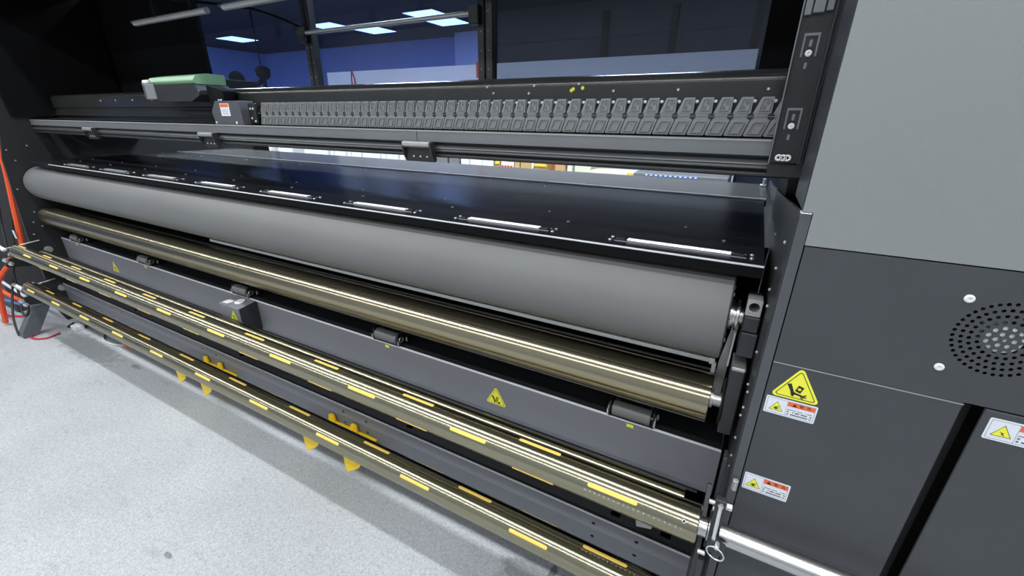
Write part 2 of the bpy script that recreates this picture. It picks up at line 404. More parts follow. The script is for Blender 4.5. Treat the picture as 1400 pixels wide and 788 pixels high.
# partitions and things in the room behind
single('white_partition', MB().box(-8.8, -0.22, 7.4, 7.5, FZ, 0.885), 'boardwhite', (-4.5, 7.4, FZ), 'long white low partition seen through rear windows', 'partition')
mb = MB().box(-4.6, 0.6, 7.6, 7.7, FZ, 1.72)
t = empty('navy_partition', (-2, 7.6, FZ), 'dark navy partition wall with black posts behind right window', 'partition')
part('panel', mb, 'navy', t)
for x in (-2.45, -1.4, -0.3): part('post', MB().box(x - .05, x + .05, 7.53, 7.6, FZ, 1.55), 'deep', t)
part('top_rail', MB().box(-4.6, 0.6, 7.54, 7.6, 1.2, 1.24), 'navy', t)
single('red_notice', MB().box(-4.78, -4.62, 7.37, 7.397, 0.66, 0.92), 'carton_r', (-4.7, 7.37, 0.7), 'small red and grey notice beside the middle black window post', 'notice')
mb = MB().tube([(-8.0, 7.38, 0.9), (-8.03, 7.38, 0.7), (-8.0, 7.38, 0.5)], 0.012).tube([(-8.0, 7.38, 0.9), (-7.93, 7.38, 0.7), (-7.95, 7.38, 0.5)], 0.012)
single('hanging_cord', mb, 'cable_r', (-8, 7.38, 0.5), 'thin red cord hanging on white partition', 'cord')
# task lamp and machine silhouette behind the left window
t = empty('task_lamp', (-7.5, 5.0, FZ), 'dark articulated lamp silhouetted against the blue wall', 'lamp')
part('shade', MB().lathe((-8.19, 4.98, 0.59), (0.5, -0.8, -0.3), [(0, .075), (.025, .125), (.075, .125), (.09, .1)], 20), 'deep', t)
part('arm', MB().tube([(-8.12, 5, 0.52), (-7.88, 5, 0.46), (-7.6, 5, 0.52), (-7.5, 5, 0.65)], 0.038), 'deep', t)
part('head', MB().lathe((-7.5, 5.0, 0.55), (0, 0, 1), [(0, .06), (.06, .11), (.15, .12), (.2, .06)], 14), 'deep', t)
part('pole', MB().cyl((-7.5, 5, FZ), (-7.5, 5, 0.56), 0.03).cyl((-7.5, 5, FZ), (-7.5, 5, FZ + 0.04), 0.25), 'deep', t)
part('cable', MB().tube([(-7.52, 5, 0.74), (-7.56, 5.02, 1.0), (-7.62, 5.05, 1.4), (-7.65, 5.1, 1.74)], 0.01), 'deep', t)
t = empty('dark_cupboard', (-5.4, 3.0, FZ), 'black box cupboard at left edge of left window', 'cupboard')
part('body', MB().box(-5.58, -5.25, 2.95, 3.4, FZ, 0.36, 0.01), 'deep', t); part('door', MB().box(-5.56, -5.27, 2.93, 2.949, FZ + .05, 0.34, 0.003), 'black', t)

# carton shelf behind the table, seen through the slot
t = empty('carton_shelf', (-2.8, 4.0, FZ), 'pale shelf table behind the printer carrying a row of cartons', 'shelf')
part('top', MB().box(-7.6, -0.88, 3.82, 4.6, -0.72, -0.68, 0.004), 'grey_mid', t)
for x in (-7.4, -3.2, -1.0): part('leg', MB().box(x - .03, x + .03, 3.95, 4.01, FZ, -0.72), 'grey_mid', t)
crt = [(-6.41, -6.15, 'carton_w'), (-5.988, -5.666, 'carton_w'), (-5.42, -4.96, 'carton_w'), (-4.9, -4.84, 'carton_w'), (-4.82, -4.62, 'carton_w'), (-4.58, -4.53, 'carton_w'), (-4.505, -4.345, 'carton_w'),
       (-4.31, -4.125, 'carton_w'), (-4.11, -4.03, 'carton_w'), (-4.0, -3.93, 'carton_w'), (-3.915, -3.735, 'carton_w'), (-3.70, -3.64, 'carton_w'), (-3.595, -3.18, 'carton_c'),
       (-3.16, -3.0, 'grey_mid'), (-2.98, -2.84, 'grey_mid'), (-2.82, -2.71, 'carton_w'), (-2.70, -2.54, 'carton_w'), (-2.535, -2.405, 'carton_w'), (-2.38, -2.325, 'carton_b'), (-2.31, -2.16, 'carton_w'),
       (-2.15, -2.09, 'carton_b'), (-2.08, -1.965, 'carton_b'), (-1.96, -1.93, 'carton_w'), (-1.92, -1.785, 'carton_b'), (-1.70, -1.595, 'carton_b'), (-1.57, -1.52, 'carton_w'), (-1.495, -1.335, 'carton_c')]
desc = {'carton_w': 'white carton', 'carton_c': 'wide cream carton', 'carton_b': 'brown cardboard box', 'grey_mid': 'grey case'}
n_of = {}
ordn = ['first', 'second', 'third', 'fourth', 'fifth', 'sixth', 'seventh', 'eighth', 'ninth', 'tenth', 'eleventh', 'twelfth', 'thirteenth', 'fourteenth', 'fifteenth', 'sixteenth', 'seventeenth', 'eighteenth']
for i, (a, b, m) in enumerate(crt):
    n_of[m] = n_of.get(m, 0) + 1
    t = empty('carton', ((a + b) / 2, 4.0, -0.68), '%s, %s of its kind from the left in the slot under the rail' % (desc[m], ordn[n_of[m] - 1]), 'box', 'cartons on the shelf behind the printer')
    h = -0.33 + random.uniform(0, .03)
    part('box_body', MB().box(a, b, 4.0, 4.3, -0.68, h, 0.003), m, t)
    part('lid', MB().box(a - .002, b + .002, 3.998, 4.302, h - .05, h + .004, 0.003), m, t)
    if i == 19:
        mb = MB()
        for k in range(4): mb.box(a + .01 + .035 * k, a + .03 + .035 * k, 3.99, 3.999, -0.52, -0.47)
        part('red_print', mb, 'carton_r', t)
    if i == 18 or i == 23: part('yellow_band', MB().box(a, b, 3.99, 3.999, -0.46, -0.44), 'yellowflat', t)
single('blue_poster_board', MB().box(-7.4, -6.45, 4.1, 4.14, -0.68, -0.2), 'cable_b', (-6.9, 4.1, -0.68), 'bright blue board standing left of the first white carton', 'board')
single('orange_ball', MB().lathe((-6.55, 3.96, -0.63), (0, 0, 1), [(-.05, .01), (-.04, .03), (0, .05), (.04, .03), (.05, .01)], 16), 'carton_b', (-6.55, 3.96, -0.68), 'small orange round object before the blue board', 'ornament')
mb = MB().tube([(-1.76, 4.05, -0.60), (-1.72, 4.05, -0.5), (-1.70, 4.05, -0.40)], 0.022, 10)
single('red_tool', mb, 'carton_r', (-1.72, 4.05, -0.62), 'red handled tool leaning between cardboard boxes', 'tool')
t = empty('sheet_stack', (-1.1, 3.8, -0.68), 'stack of long cream sheets with yellow corner right of cartons', 'sheets')
for k in range(5): part('sheet', MB().box(-1.325, -0.9 + .005 * k, 3.85, 4.2, -0.68 + .045 * k, -0.64 + .045 * k), 'carton_c', t)
part('yellow_corner', MB().box(-0.95, -0.9, 3.84, 3.849, -0.47, -0.45), 'yellowflat', t, 'yellow corner tab')
t = empty('rear_unit', (-0.4, 3.7, FZ), 'grey rear unit with a row of tiny blue lights', 'machine')
part('body', MB().box(-0.86, -0.14, 3.7, 4.3, FZ, -0.425, 0.004), 'grey_mid', t)
for k in range(11): part('indicator_light', MB().box(-0.76 + .038 * k, -0.745 + .038 * k, 3.694, 3.699, -0.440, -0.432), 'blue_led', t)

# ------------------------------------------------------------------ printer frame
XL = -3.78
t = empty('side_frame', (XL, 1.2, FZ), 'black left side frame plate at far end of the rollers', 'machine frame')
prof = fillet([(0.82, -1.27), (2.3, -1.27), (2.3, -.15), (1.488, -.1), (1.488, 0.69), (0.93, 0.69), (0.88, -0.03), (0.832, -0.25), (0.80, -0.70), (0.80, -1.2)], 0.01)
part('plate', MB().prism(prof, XL - 0.02, XL), 'black', t)
mb = MB()
for y, z in [(.86, -.2), (.88, -.26), (.84, -.42), (.87, -.56), (.85, -.62), (.88, -.65), (.83, -.69), (.95, -.18), (.9, -.97), (.84, -1.18), (.83, -.83)]:
    screw_mb(mb, (XL, y, z), (1, 0, 0), 0.0045, 0.003, 10)
part('screws', mb, 'satin', t, kind='stuff')
for y, z in ((.864, -.797), (.856, -1.05)): part('cover_cap', MB().lathe((XL, y, z), (1, 0, 0), [(0, .022), (.005, .02), (.006, .014)], 20), 'satin', t, 'round silver cap')
part('knockout', MB().lathe((XL, .885, -.66), (1, 0, 0), [(0, .014), (.002, .014)], 16), 'ink', t)
for z in (-.765, -1.012):   # arms that carry the shafts
    part('shaft_arm', MB().prism(fillet([(.66, z - .09), (.82, z - .12), (.82, z + .06), (.78, z + .02), (.74, z - .045), (.68, z - .045)], .01), XL - .016, XL + .004), 'black', t)
part('foot', MB().prism(fillet([(.60, -1.31), (.67, -1.31), (.78, -1.13), (.70, -1.13), (.61, -1.27)], .01), XL - .07, XL + .0), 'foot', t, 'scuffed grey slanted foot')
for z, y in ((-.81, .7), (-.835, .715), (-1.07, .69), (-1.095, .7)):
    part('support_wheel', MB().lathe((XL + .005, y - .03, z), (1, 0, 0), [(0, .012), (.02, .012), (.022, .006)], 16), 'alu', t)

def lever(z, y, lab):
    t = empty('shaft_latch', (XL - .03, y, z), lab, 'latch', 'latches at the left ends of the shafts')
    part('handle', MB().tube([(XL - .02, y - .01, z + .0), (XL - .05, y - .02, z + .02), (XL - .1, y - .02, z + .022)], 0.011, 10), 'alu', t)
    part('pivot', MB().cyl((XL - .035, y + .01, z - .03), (XL - .015, y + .01, z - .03), .014, 14, .002), 'steel', t)
    part('link_rod', MB().tube([(XL - .04, y, z + .005), (XL + .0, y + .06, z + .02), (XL + .005, y + .14, z + .03)], .004, 8), 'satin', t)
lever(-.76, .7, 'silver latch lever at left end of upper bronze shaft')
lever(-1.012, .7, 'silver latch lever at left end of lower bronze shaft')

# right side plate and its front flange
t = empty('right_side_frame', (0.08, 1.2, FZ), 'dark right side frame plate between rollers and cabinet', 'machine frame')
part('plate', MB().prism([(.786, -1.27), (2.1, -1.27), (2.1, -.237), (1.8, -.22), (.80, -.132), (.786, -.14)], .0755, .0805), 'plate', t)
part('flange', MB().slab(fillet([(.0785, -1.28), (.0935, -1.28), (.0935, -.1335), (.0785, -.1335)], [0, 0, .003, .003]), .781, .80), 'flange', t, 'grey front flange strip')
part('flange_cap', MB().box(.0786, .0934, .7795, .80, -.1345, -.1325, .0006), 'edge', t, 'bright top cap of flange')
mb = MB()
for y, z in [(.86, -.2), (.9, -.26), (.88, -.33), (.92, -.31), (.86, -.42), (.84, -.5), (.87, -.5), (.845, -.54), (.86, -.57), (.85, -.62), (.84, -.66), (.83, -.68), (1.1, -.24), (1.3, -.25), (.83, -.8)]:
    screw_mb(mb, (.0755, y, z), (-1, 0, 0), 0.0032, 0.003, 10)
part('screws', mb, 'satin', t, kind='stuff')

# bearing blocks at the right ends
t = empty('bearing_block', (0.056, .92, -.45), 'aluminium bearing block with round bore beside the rubber roller', 'bearing')
vs, fs = plate_with_holes(rrect(.042, .0685, -.3645, -.329, .002), [circ(.0555, -.3455, .0095, 24)], .03)
part('bored_block', MB().add([(x, .915 + d, z) for x, z, d in vs], fs), 'satin', t)
part('bore_back', MB().box(.044, .067, .93, .95, -.362, -.331), 'ink', t)
part('upper_mount', MB().box(.042, .0705, .895, .95, -.3985, -.366, .002), 'plate', t)
part('lower_mount', MB().box(.042, .0725, .890, .95, -.453, -.3995, .002), 'plate', t)
t = empty('bearing_housing', (0.053, .9, -.64), 'black tall bearing housing with pale cap beside bronze roller', 'bearing')
part('body', MB().box(.040, .0665, .88, .95, -.643, -.484, .002), 'plate', t)
part('cap', MB().box(.040, .0665, .879, .95, -.4835, -.475, .002), 'satin', t)
part('seal_ring', MB().lathe((.036, .93, -.593), (1, 0, 0), [(0, .05), (.002, .055), (.004, .05)], 36), 'rail_dark', t)

# ------------------------------------------------------------------ rollers
def seg_prof(x0, x1, r, ch, n=24):
    return [(0, r - ch), (ch, r)] + [((x1 - x0) * i / n, r) for i in range(1, n)] + [(x1 - x0 - ch, r), (x1 - x0, r - ch)]
Y, Z = .97, -.397
t = empty('rubber_roller', (-1.88, Y, Z), 'large matte grey rubber-covered roller, thickest of the rollers', 'roller')
part('roller_sleeve', MB().lathe((-3.765, Y, Z), (1, 0, 0), seg_prof(-3.765, .0135, .1, .002), 96), 'rubber', t)
part('end_plate', MB().lathe((.0136, Y, Z), (1, 0, 0), [(0, .096), (.002, .095)], 48), 'plate', t)
part('journal', MB().lathe((.0155, Y, Z), (1, 0, 0), [(0, .032), (.007, .032), (.0075, .026), (.013, .026), (.0135, .034), (.018, .034), (.02, .02), (.04, .02)], 40), 'steel', t, 'stepped polished steel journal')
mb = MB()
for a in range(6):
    screw_mb(mb, (.0156, Y + .06 * math.cos(a), Z + .06 * math.sin(a)), (1, 0, 0), .005, .003)
part('end_bolts', mb, 'satin', t, kind='stuff')
Y, Z, R = .93, -.593, .0575
t = empty('bronze_roller', (-1.88, Y, Z), 'shiny bronze metal roller directly below the grey rubber roller', 'roller')
part('roller_body', MB().lathe((-3.76, Y, Z), (1, 0, 0), seg_prof(-3.76, .0135, R, .0015), 96), 'chrome', t)
part('journal', MB().lathe((.0136, Y, Z), (1, 0, 0), [(0, .022), (.006, .022), (.0065, .016), (.024, .016)], 32), 'steel', t, 'polished steel journal')

# scraper strip and rod between the two rollers
single('scraper_bar', MB().prism(fillet([(.99, -.5245), (1.03, -.5245), (1.03, -.55), (.99, -.5365)], .002), -2.1, .002), 'white_plastic', (-1.2, 1.0, -.53), 'thin satin grey bar along underside of rubber roller', 'bar')
single('thin_rod', MB().cyl((-3.7, 1.05, -.588), (.02, 1.05, -.588), .004, 10), 'steel', (-1.8, 1.05, -.59), 'very thin bright rod just above the bronze roller', 'rod')  # thin steel cylinder just above the bronze roller
t = empty('belt_guard', (.03, 1.05, -.5), 'pale grey curved guard plate at right ends of the rollers', 'guard')
pr = fillet([(.985, -.425), (1.03, -.40), (1.10, -.42), (1.10, -.66), (1.02, -.68), (.99, -.6), (1.0, -.5)], .02)
part('plate', MB().slab(fillet([(.030, -.42), (.0405, -.42), (.0365, -.50), (.034, -.62), (.012, -.62), (.016, -.53)], .004), .995, .998), 'satin', t)
part('rubbing_strip', MB().prism(fillet([(.94, -.425), (.955, -.425), (.975, -.52), (.96, -.52)], .003), .032, .036), 'white_plastic', t)
t = empty('white_clip', (.005, .985, -.55), 'small white stepped clip at right end of scraper bar', 'clip')
part('upper_step', MB().box(-.004, .008, .978, .99, -.534, -.518, .001), 'white_plastic', t)
part('lower_step', MB().box(.003, .012, .978, .99, -.566, -.53, .001), 'white_plastic', t)

# media shafts with yellow pads
def shaft(name, Y, Z, R, x0, x1, a0, b0, angs, lab, xa, bmax):
    t = empty(name, ((x0 + x1) / 2, Y, Z), lab, 'shaft', 'bronze media shafts with yellow pads')
    part('tube', MB().lathe((x0, Y, Z), (1, 0, 0), seg_prof(x0, x1, R, .0015), 72), 'brass', t)
    P = .3695; L = .108; W = .0092
    def pad(xs, ang):
        """raised strip following the tube wall, rounded ends"""
        mbp = MB(); outl = rrect(xs, xs + L, -W / 2, W / 2, W * .45, 5); n = len(outl)
        def on(x, s, r):
            a = math.radians(ang) + s / R
            return (x, Y - math.cos(a) * r, Z + math.sin(a) * r)
        lo = [on(x, s, R - .001) for x, s in outl]; mi = [on(x, s, R + .0008) for x, s in outl]
        hi = [on(xs + L / 2 + (x - xs - L / 2) * .99, s * .8, R + .0013) for x, s in outl]
        mbp.rings([lo, mi, hi]); return mbp
    protos = {}
    for ai, ang in enumerate(angs):
        start = a0 if ai % 2 == 0 else b0
        k = 0
        while True:
            xs = start - P * k
            if xs < x0 + .02: break
            if xs + L < x1:
                if ang not in protos:
                    protos[ang] = (part('pad', pad(xs, ang), 'pad', t), xs)
                else:
                    p, xs0 = protos[ang]; c = p.copy(); COL.objects.link(c); c.parent = t; c.location = p.location + Vector((xs - xs0, 0, 0))
            k += 1
    return t
angA = (35, -33 - 2, 155, 215, 275)
def etch(t, Y, Z, R, ang, xs, count, sz):
    mb = MB()
    for k in range(count):
        x = xs + k * .0105; s = str(count - k)
        vs, fs = text_geo(s, sz, 'CENTER'); a = math.radians(ang)
        def on(u, v):
            aa = a + v / R; return (x + u, Y - math.cos(aa) * (R + .0002), Z + math.sin(aa) * (R + .0002))
        mb.add([on(v[0], v[1]) for v in vs], fs)
    part('scale_numbers', mb, 'etch', t, 'pale etched scale numbers', 'stuff')
YU, ZU, RU = .73, -.765, .038
tU = shaft('media_shaft', YU, ZU, RU, -3.74, .0385, -.187, -.373, (35, 95, 155, 215, 275), 'upper thick bronze shaft with yellow pads in front of the beams', 0, 0)
# third visible row (low on the tube) shares the second row's start
Pp = .3695
first = None
for k in range(10):
    xs = -.374 - Pp * k
    L = .108; W = .0092
    if first is None:
        outl = rrect(xs, xs + L, -W / 2, W / 2, W * .45, 5)
        def on(x, s, r, a=math.radians(-33)): return (x, YU - math.cos(a + s / RU) * r, ZU + math.sin(a + s / RU) * r)
        first = part('pad', MB().rings([[on(x, s, RU - .001) for x, s in outl], [on(x, s, RU + .0008) for x, s in outl], [on(x, s * .8, RU + .0013) for x, s in outl]]), 'pad', tU)
    else:
        c = first.copy(); COL.objects.link(c); c.parent = tU; c.location = first.location + Vector((-Pp * k, 0, 0))
etch(tU, YU, ZU, RU, 12, -.19, 20, .0055)
mb = MB().torus((.012, YU - RU * math.cos(math.radians(40)) , ZU + RU * math.sin(math.radians(40))), (0, -math.cos(math.radians(40)), math.sin(math.radians(40))), .0032, .0009, 20, 6)
sv = part('set_screw', mb, 'alu', tU, 'small bright ring of a set screw')
part('screw_socket', MB().cyl((.012, YU - (RU - .002) * math.cos(math.radians(40)), ZU + (RU - .002) * math.sin(math.radians(40))), (.012, YU - (RU + .0004) * math.cos(math.radians(40)), ZU + (RU + .0004) * math.sin(math.radians(40))), .0026, 14), 'ink', sv)
part('end_collar', MB().lathe((.0385, YU, ZU), (1, 0, 0), [(0, .020), (.016, .020), (.017, .016)], 32), 'steel', tU, 'polished steel end collar')
part('end_rod', MB().lathe((.0555, YU, ZU), (1, 0, 0), [(0, .0165), (.02, .0165), (.0205, .0195)] + [(.03 + .05 * i, .0195) for i in range(8)] + [(.40, .0195), (.402, .017)], 40), 'steel', tU, 'polished steel rod reaching past the cabinet front')
YL, ZL, RL = .725, -1.012, .0395
tL = shaft('media_shaft', YL, ZL, RL, -3.80, .06, -.378, -.191, (32, 95, 155, 215, 275), 'lower bronze shaft with yellow pads nearest the floor', 0, 0)
etch(tL, YL, ZL, RL, 76, -.19, 14, .0055)
part('end_collar', MB().lathe((.06, YL, ZL), (1, 0, 0), [(0, .020), (.02, .020), (.022, .016)], 32), 'steel', tL)
t = empty('guide_roller', (-1.9, .83, -.79), 'narrow dark bronze roller just behind the upper shaft', 'roller')
part('roller_body', MB().lathe((-3.74, .825, -.815), (1, 0, 0), seg_prof(-3.74, .004, .030, .001), 48), 'brass', t)
part('journal', MB().cyl((.004, .825, -.815), (.05, .825, -.815), .008, 16), 'steel', t)

# ------------------------------------------------------------------ cross beams
YB = .94
t = empty('cross_beam', (-1.85, YB, -.87), 'upper grey cross beam carrying small rollers and warning triangles', 'beam')
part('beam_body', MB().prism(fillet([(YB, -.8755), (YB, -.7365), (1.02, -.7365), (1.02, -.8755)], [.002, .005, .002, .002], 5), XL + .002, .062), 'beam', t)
part('top_plate', MB().prism([(YB + .006, -.7365), (1.019, -.7365), (1.019, -.7355), (YB + .006, -.7355)], XL + .003, .061), 'black', t)
part('edge_highlight', MB().cyl((XL + .003, YB + .002, -.7378), (.061, YB + .002, -.7378), .0036, 12), 'edge', t, 'pale strip painted as top edge highlight')  # pale bead stands in for light catching the beam's front edge
part('lower_lip', MB().prism([(YB - .003, -.884), (YB + .02, -.884), (YB + .02, -.8765), (YB - .003, -.8765)], XL + .002, .03), 'rail_dark', t)
part('rear_ledge', MB().prism([(1.021, -.80), (1.14, -.80), (1.14, -.742), (1.021, -.742)], XL + .002, .06), 'black', t)
FR = [-.156 - .8495 * k for k in range(5)]
for x in FR:
    part('yellow_tag', MB().slab(rrect(x - .008, x + .010, -.754, -.7445, .001), YB - .0006, YB - .0001), 'sticker_y', t, 'small yellow tag')
part('clear_label', MB().box(-.06, -.04, .97, .985, -.7365, -.7358), 'sticker_w', t, 'small pale blue label')

def tri_sticker(parent, cx, zb, size, yf, kind):
    """rounded warning triangle facing -y; apex up"""
    s = size; h = s * .87
    P0 = [(cx - s / 2, zb), (cx + s / 2, zb), (cx, zb + h)]
    st = part('warning_sticker', MB().slab(fillet(P0, s * .07, 4), yf - .0006, yf - .0001), 'sticker_y', parent, 'yellow triangular warning sticker')
    c = Vector((cx, zb + h / 3))
    def sc(k, z0=0): return [tuple(c + (Vector(p) - c) * k) for p in P0]
    vs, fs = plate_with_holes(fillet(sc(.84), s * .045, 4), [fillet(sc(.79), s * .035, 4)], .0002)
    part('border_line', MB().add([(x, yf - .0008 + d, z) for x, z, d in vs], fs), 'ink', st)
    u = s / 100.0
    mbp = MB()
    def pg(pts): mbp.slab([(cx + x * u, zb + z * u) for x, z in pts], yf - .0010, yf - .0007)
    if kind == 'crush':
        pg([(-21, 38), (-13, 41), (-2, 16), (-4, 8), (-8, 10), (-12, 22)])
        pg([(-7, 15), (14, 12), (14, 16), (-4, 20)])
        vs, fs = plate_with_holes([(cx + x * u, zb + z * u) for x, z in [(-3, 24), (8, 20), (13, 36), (2, 40)]], [circ(cx + 5 * u, zb + 30 * u, 3.6 * u, 12)], .0003)
        mbp.add([(x, yf - .00085 + d, z) for x, z, d in vs], fs)
        pg([(11, 13), (20, 20), (21, 17), (15, 12)]); pg([(13, 13), (22, 13), (22, 11), (14, 10)]); pg([(11, 12), (17, 7), (15, 6), (9, 10)])
    elif kind == 'hand':
        pg([(-18, 22), (18, 32), (19, 28), (4, 22), (-10, 20)]); pg([(-6, 10), (6, 10), (8, 20), (-6, 20)]); pg([(-22, 16), (-8, 18), (-8, 14), (-20, 12)]); pg([(6, 18), (20, 16), (20, 12), (6, 12)])
    else:
        pg([(-12, 34), (2, 20), (-4, 18), (16, 8), (4, 22), (10, 24)])
    part('pictogram', mbp, 'ink', st)
    return st
tri_sticker(t, -.562, -.8315, .074, YB, 'crush')
tri_sticker(t, -3.10, -.845, .074, YB, 'crush')

YB2 = .865
t = empty('lower_cross_beam', (-1.85, YB2, -1.2), 'lower dark grey cross beam with round holes behind lower shaft', 'beam')
z0, z1 = -1.25, -1.0265
hs = []
for x in (-.085, -.204, -1.078, -1.198, -2.05, -2.17, -3.0, -3.12):
    hs += [circ(x, -1.052, .0055, 14), circ(x, -1.102, .0055, 14)]
vs, fs = plate_with_holes([(XL + .002, z0), (.066, z0), (.066, z1), (XL + .002, z1)], hs, .003)
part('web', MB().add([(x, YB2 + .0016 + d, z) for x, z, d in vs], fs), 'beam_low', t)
part('edge_highlight', MB().cyl((XL + .002, YB2 + .003, z1 + .001), (.066, YB2 + .003, z1 + .001), .003, 12), 'edge', t)  # edge highlight of the lower beam, painted by the pale colour
hs = [rrect(x - .013, x + .013, .895, .925, .002) for x in (-.02, -.155, -.9, -1.9, -2.9)]
vs, fs = plate_with_holes([(XL + .002, YB2 + .004), (.066, YB2 + .004), (.066, 1.1), (XL + .002, 1.1)], hs, .003)
part('top_shelf', MB().add([(x, y, z1 - .003 + d) for x, y, d in vs], fs), 'black', t)
part('rear_web', MB().box(XL + .002, .066, 1.09, 1.1, z0, z1 - .005), 'deep', t)
single('rear_shield', MB().box(XL + .002, .074, 1.2, 1.21, -1.28, -.30), 'deep', (-1.85, 1.2, -1.28), 'black rear shield closing the space behind the rollers', 'panel')
t = empty('metal_tab', (-.075, .87, -.96), 'small crumpled pale metal tab hanging behind the upper shaft', 'bracket')
part('tab', MB().slab(fillet([(-.095, -.945), (-.05, -.940), (-.054, -.962), (-.090, -.972)], .002), .845, .848), 'satin', t)
part('stem', MB().prism([(.848, -.955), (.935, -.886), (.938, -.890), (.851, -.96)], -.085, -.06), 'plate', t)

# small feed rollers on the upper beam
def feed(x):
    y, z = .951, -.7135
    t = empty('feed_roller', (x, y, -.7365), 'small grey rubber feed roller in black clevis, nearest the right end of upper beam', 'roller', 'small feed rollers along the upper grey beam')
    part('roller_sleeve', MB().cyl((x - .049, y, z), (x + .049, y, z), .0205, 28, .0015), 'rubber', t)
    part('pin', MB().cyl((x - .062, y, z), (x + .062, y, z), .004, 12), 'steel', t)
    for s in (-1, 1):
        a, b = sorted((x + s * .0535, x + s * .0575))
        ck = part('cheek', MB().prism(fillet([(y - .016, -.7365), (y + .045, -.7365), (y + .045, -.70), (y + .012, -.688), (y - .012, -.69)], .006), a, b), 'ink', t)
        part('clip', MB().torus((x + s * .0595, y, z), (1, 0, 0), .009, .002, 18, 6).box(x + s * .060 - .002, x + s * .060 + .002, y - .018, y - .008, z - .014, z + .0), 'alu', ck)
        screw_mb(mbx := MB(), (x + s * .062, y + .024, -.728), (0, 0, 1), .004, .014)
        part('bolt', mbx, 'alu', t)
    part('base', MB().box(x - .058, x + .058, y - .012, y + .05, -.7365, -.7335, .001), 'ink', t)
    part('spring_arm', MB().box(x - .05, x - .04, y + .02, y + .06, -.73, -.68, .001).box(x + .04, x + .05, y + .02, y + .06, -.73, -.68, .001), 'black', t)
    return t
f0 = feed(FR[0])
for k, l in enumerate(('second small feed roller from the right, between the two triangle stickers', 'third small feed roller from the right, behind the grey sensor box', 'fourth small feed roller from the right on the upper beam', 'small feed roller at far left end of the upper beam')):
    dup(f0, (FR[k + 1] - FR[0], 0, 0), l)

# sensor box bolted over the upper beam
t = empty('sensor_box', (-1.81, .89, -.85), 'grey wedge-sided sensor box with white disc on upper beam', 'box')
x0, x1 = -1.885, -1.745
part('cover', MB().prism(fillet([(.86, -.745), (.938, -.7345), (.938, -.868), (.885, -.855), (.86, -.80)], .003), x0, x1), 'beam', t)
part('disc', MB().lathe((-1.80, .902, -.7415), (0, -.12, 1), [(0, .020), (.006, .021), (.008, .018)], 28), 'white_plastic', t, 'round white disc')
part('square_tag', MB().box(-1.868, -1.832, .866, .9, -.742, -.7385, .001), 'white_plastic', t, 'square white tag')
st = tri_sticker(t, -1.79, -.800, .048, .8595, 'crush')
part('side_shadow_plate', MB().prism(fillet([(.862, -.746), (.938, -.736), (.938, -.866), (.886, -.853), (.862, -.80)], .003), x1, x1 + .0015), 'plate', t)

# yellow support brackets
def ybr(x0, x1, lab):
    t = empty('support_bracket', ((x0 + x1) / 2, .84, -1.12), lab, 'bracket', 'yellow support brackets on the lower beam')
    part('base_strip', MB().prism(fillet([(.802, -1.122), (YB2 - .001, -1.112), (YB2 - .001, -1.118), (.802, -1.130)], .001), x0, x1), 'yellow', t)
    for xa in (x0 + .008, x0 + .128):
        lg = part('lug', MB().slab(fillet([(xa, -1.116), (xa + .036, -1.116), (xa + .033, -1.080), (xa + .004, -1.080)], [0, 0, .012, .012]), .852, .860), 'yellow', t)
        screw_mb(m2 := MB(), (xa + .018, .852, -1.098), (0, -1, 0), .006, .003)
        part('bolt', m2, 'yellow', lg)
    for xa in (x0 - .088, x0 + .140) if x0 > -2 else (x0 - .170, x0 + .053):
        part('hook', MB().slab(fillet([(xa, -1.13), (xa + .13, -1.13), (xa + .075, -1.211), (xa + .012, -1.258), (xa + .004, -1.256), (xa, -1.22)], [0, 0, .002, .002, .002, .002]), .795, .80), 'yellow', t)
    part('hook_rail', MB().box(x0 - (.088 if x0 > -2 else .17), x1 + .04, .795, .803, -1.137, -1.127), 'yellow', t)
ybr(-2.165, -1.90, 'yellow support bracket left of the other, under the sensor box')
ybr(-1.285, -1.03, 'yellow support bracket right of the other, nearer the camera')

# ------------------------------------------------------------------ apron, slot rollers and table
t = empty('media_apron', (-1.8, 1.2, -.26), 'glossy black sheet apron above rubber roller with silver slot bars', 'panel')
ZA = -.2585
pr = [(.915, -.287), (.918, -.287), (.918, -.2705), (.922, -.267), (1.12, ZA - .003), (1.685, ZA - .003), (1.685, ZA), (1.12, ZA), (.921, -.2635), (.915, -.2675)]
part('sheet', MB().prism(pr, -3.70, .0565), 'gloss', t)
part('lip', MB().prism([(.9125, -.289), (.9148, -.289), (.9148, -.2672), (.9125, -.2675)], -3.42, .0565), 'deep', t)
part('lip_edge', MB().cyl((-3.42, .9148, -.2663), (.0565, .9148, -.2660), .0024, 10), 'edge', t, 'folded edge of apron with painted highlight')
slope = (.0045 + .001) / .2
def za(y): return -.2635 + (ZA + .2635) * min(1, (y - .921) / .199)
mbs = MB()
for k in range(10): screw_mb(mbs, (-.025 - .38 * k, 1.06, za(1.06)), (0, 0, 1), .0045, .0022)
for k in range(10): screw_mb(mbs, (-.12 - .38 * k, 1.15, ZA), (0, 0, 1), .003, .0018)
for k in range(8): screw_mb(mbs, (-.22 - .5 * k, 1.6, ZA), (0, 0, 1), .003, .0018)
for k in range(8):
    x = -.112 - .437 * k
    for s in (-.146, .146):
        for y in (.951, .975): screw_mb(mbs, (x + s, y, za(y)), (0, 0, 1), .0045, .0025)
part('screws', mbs, 'alu', t, kind='stuff')
sb = None
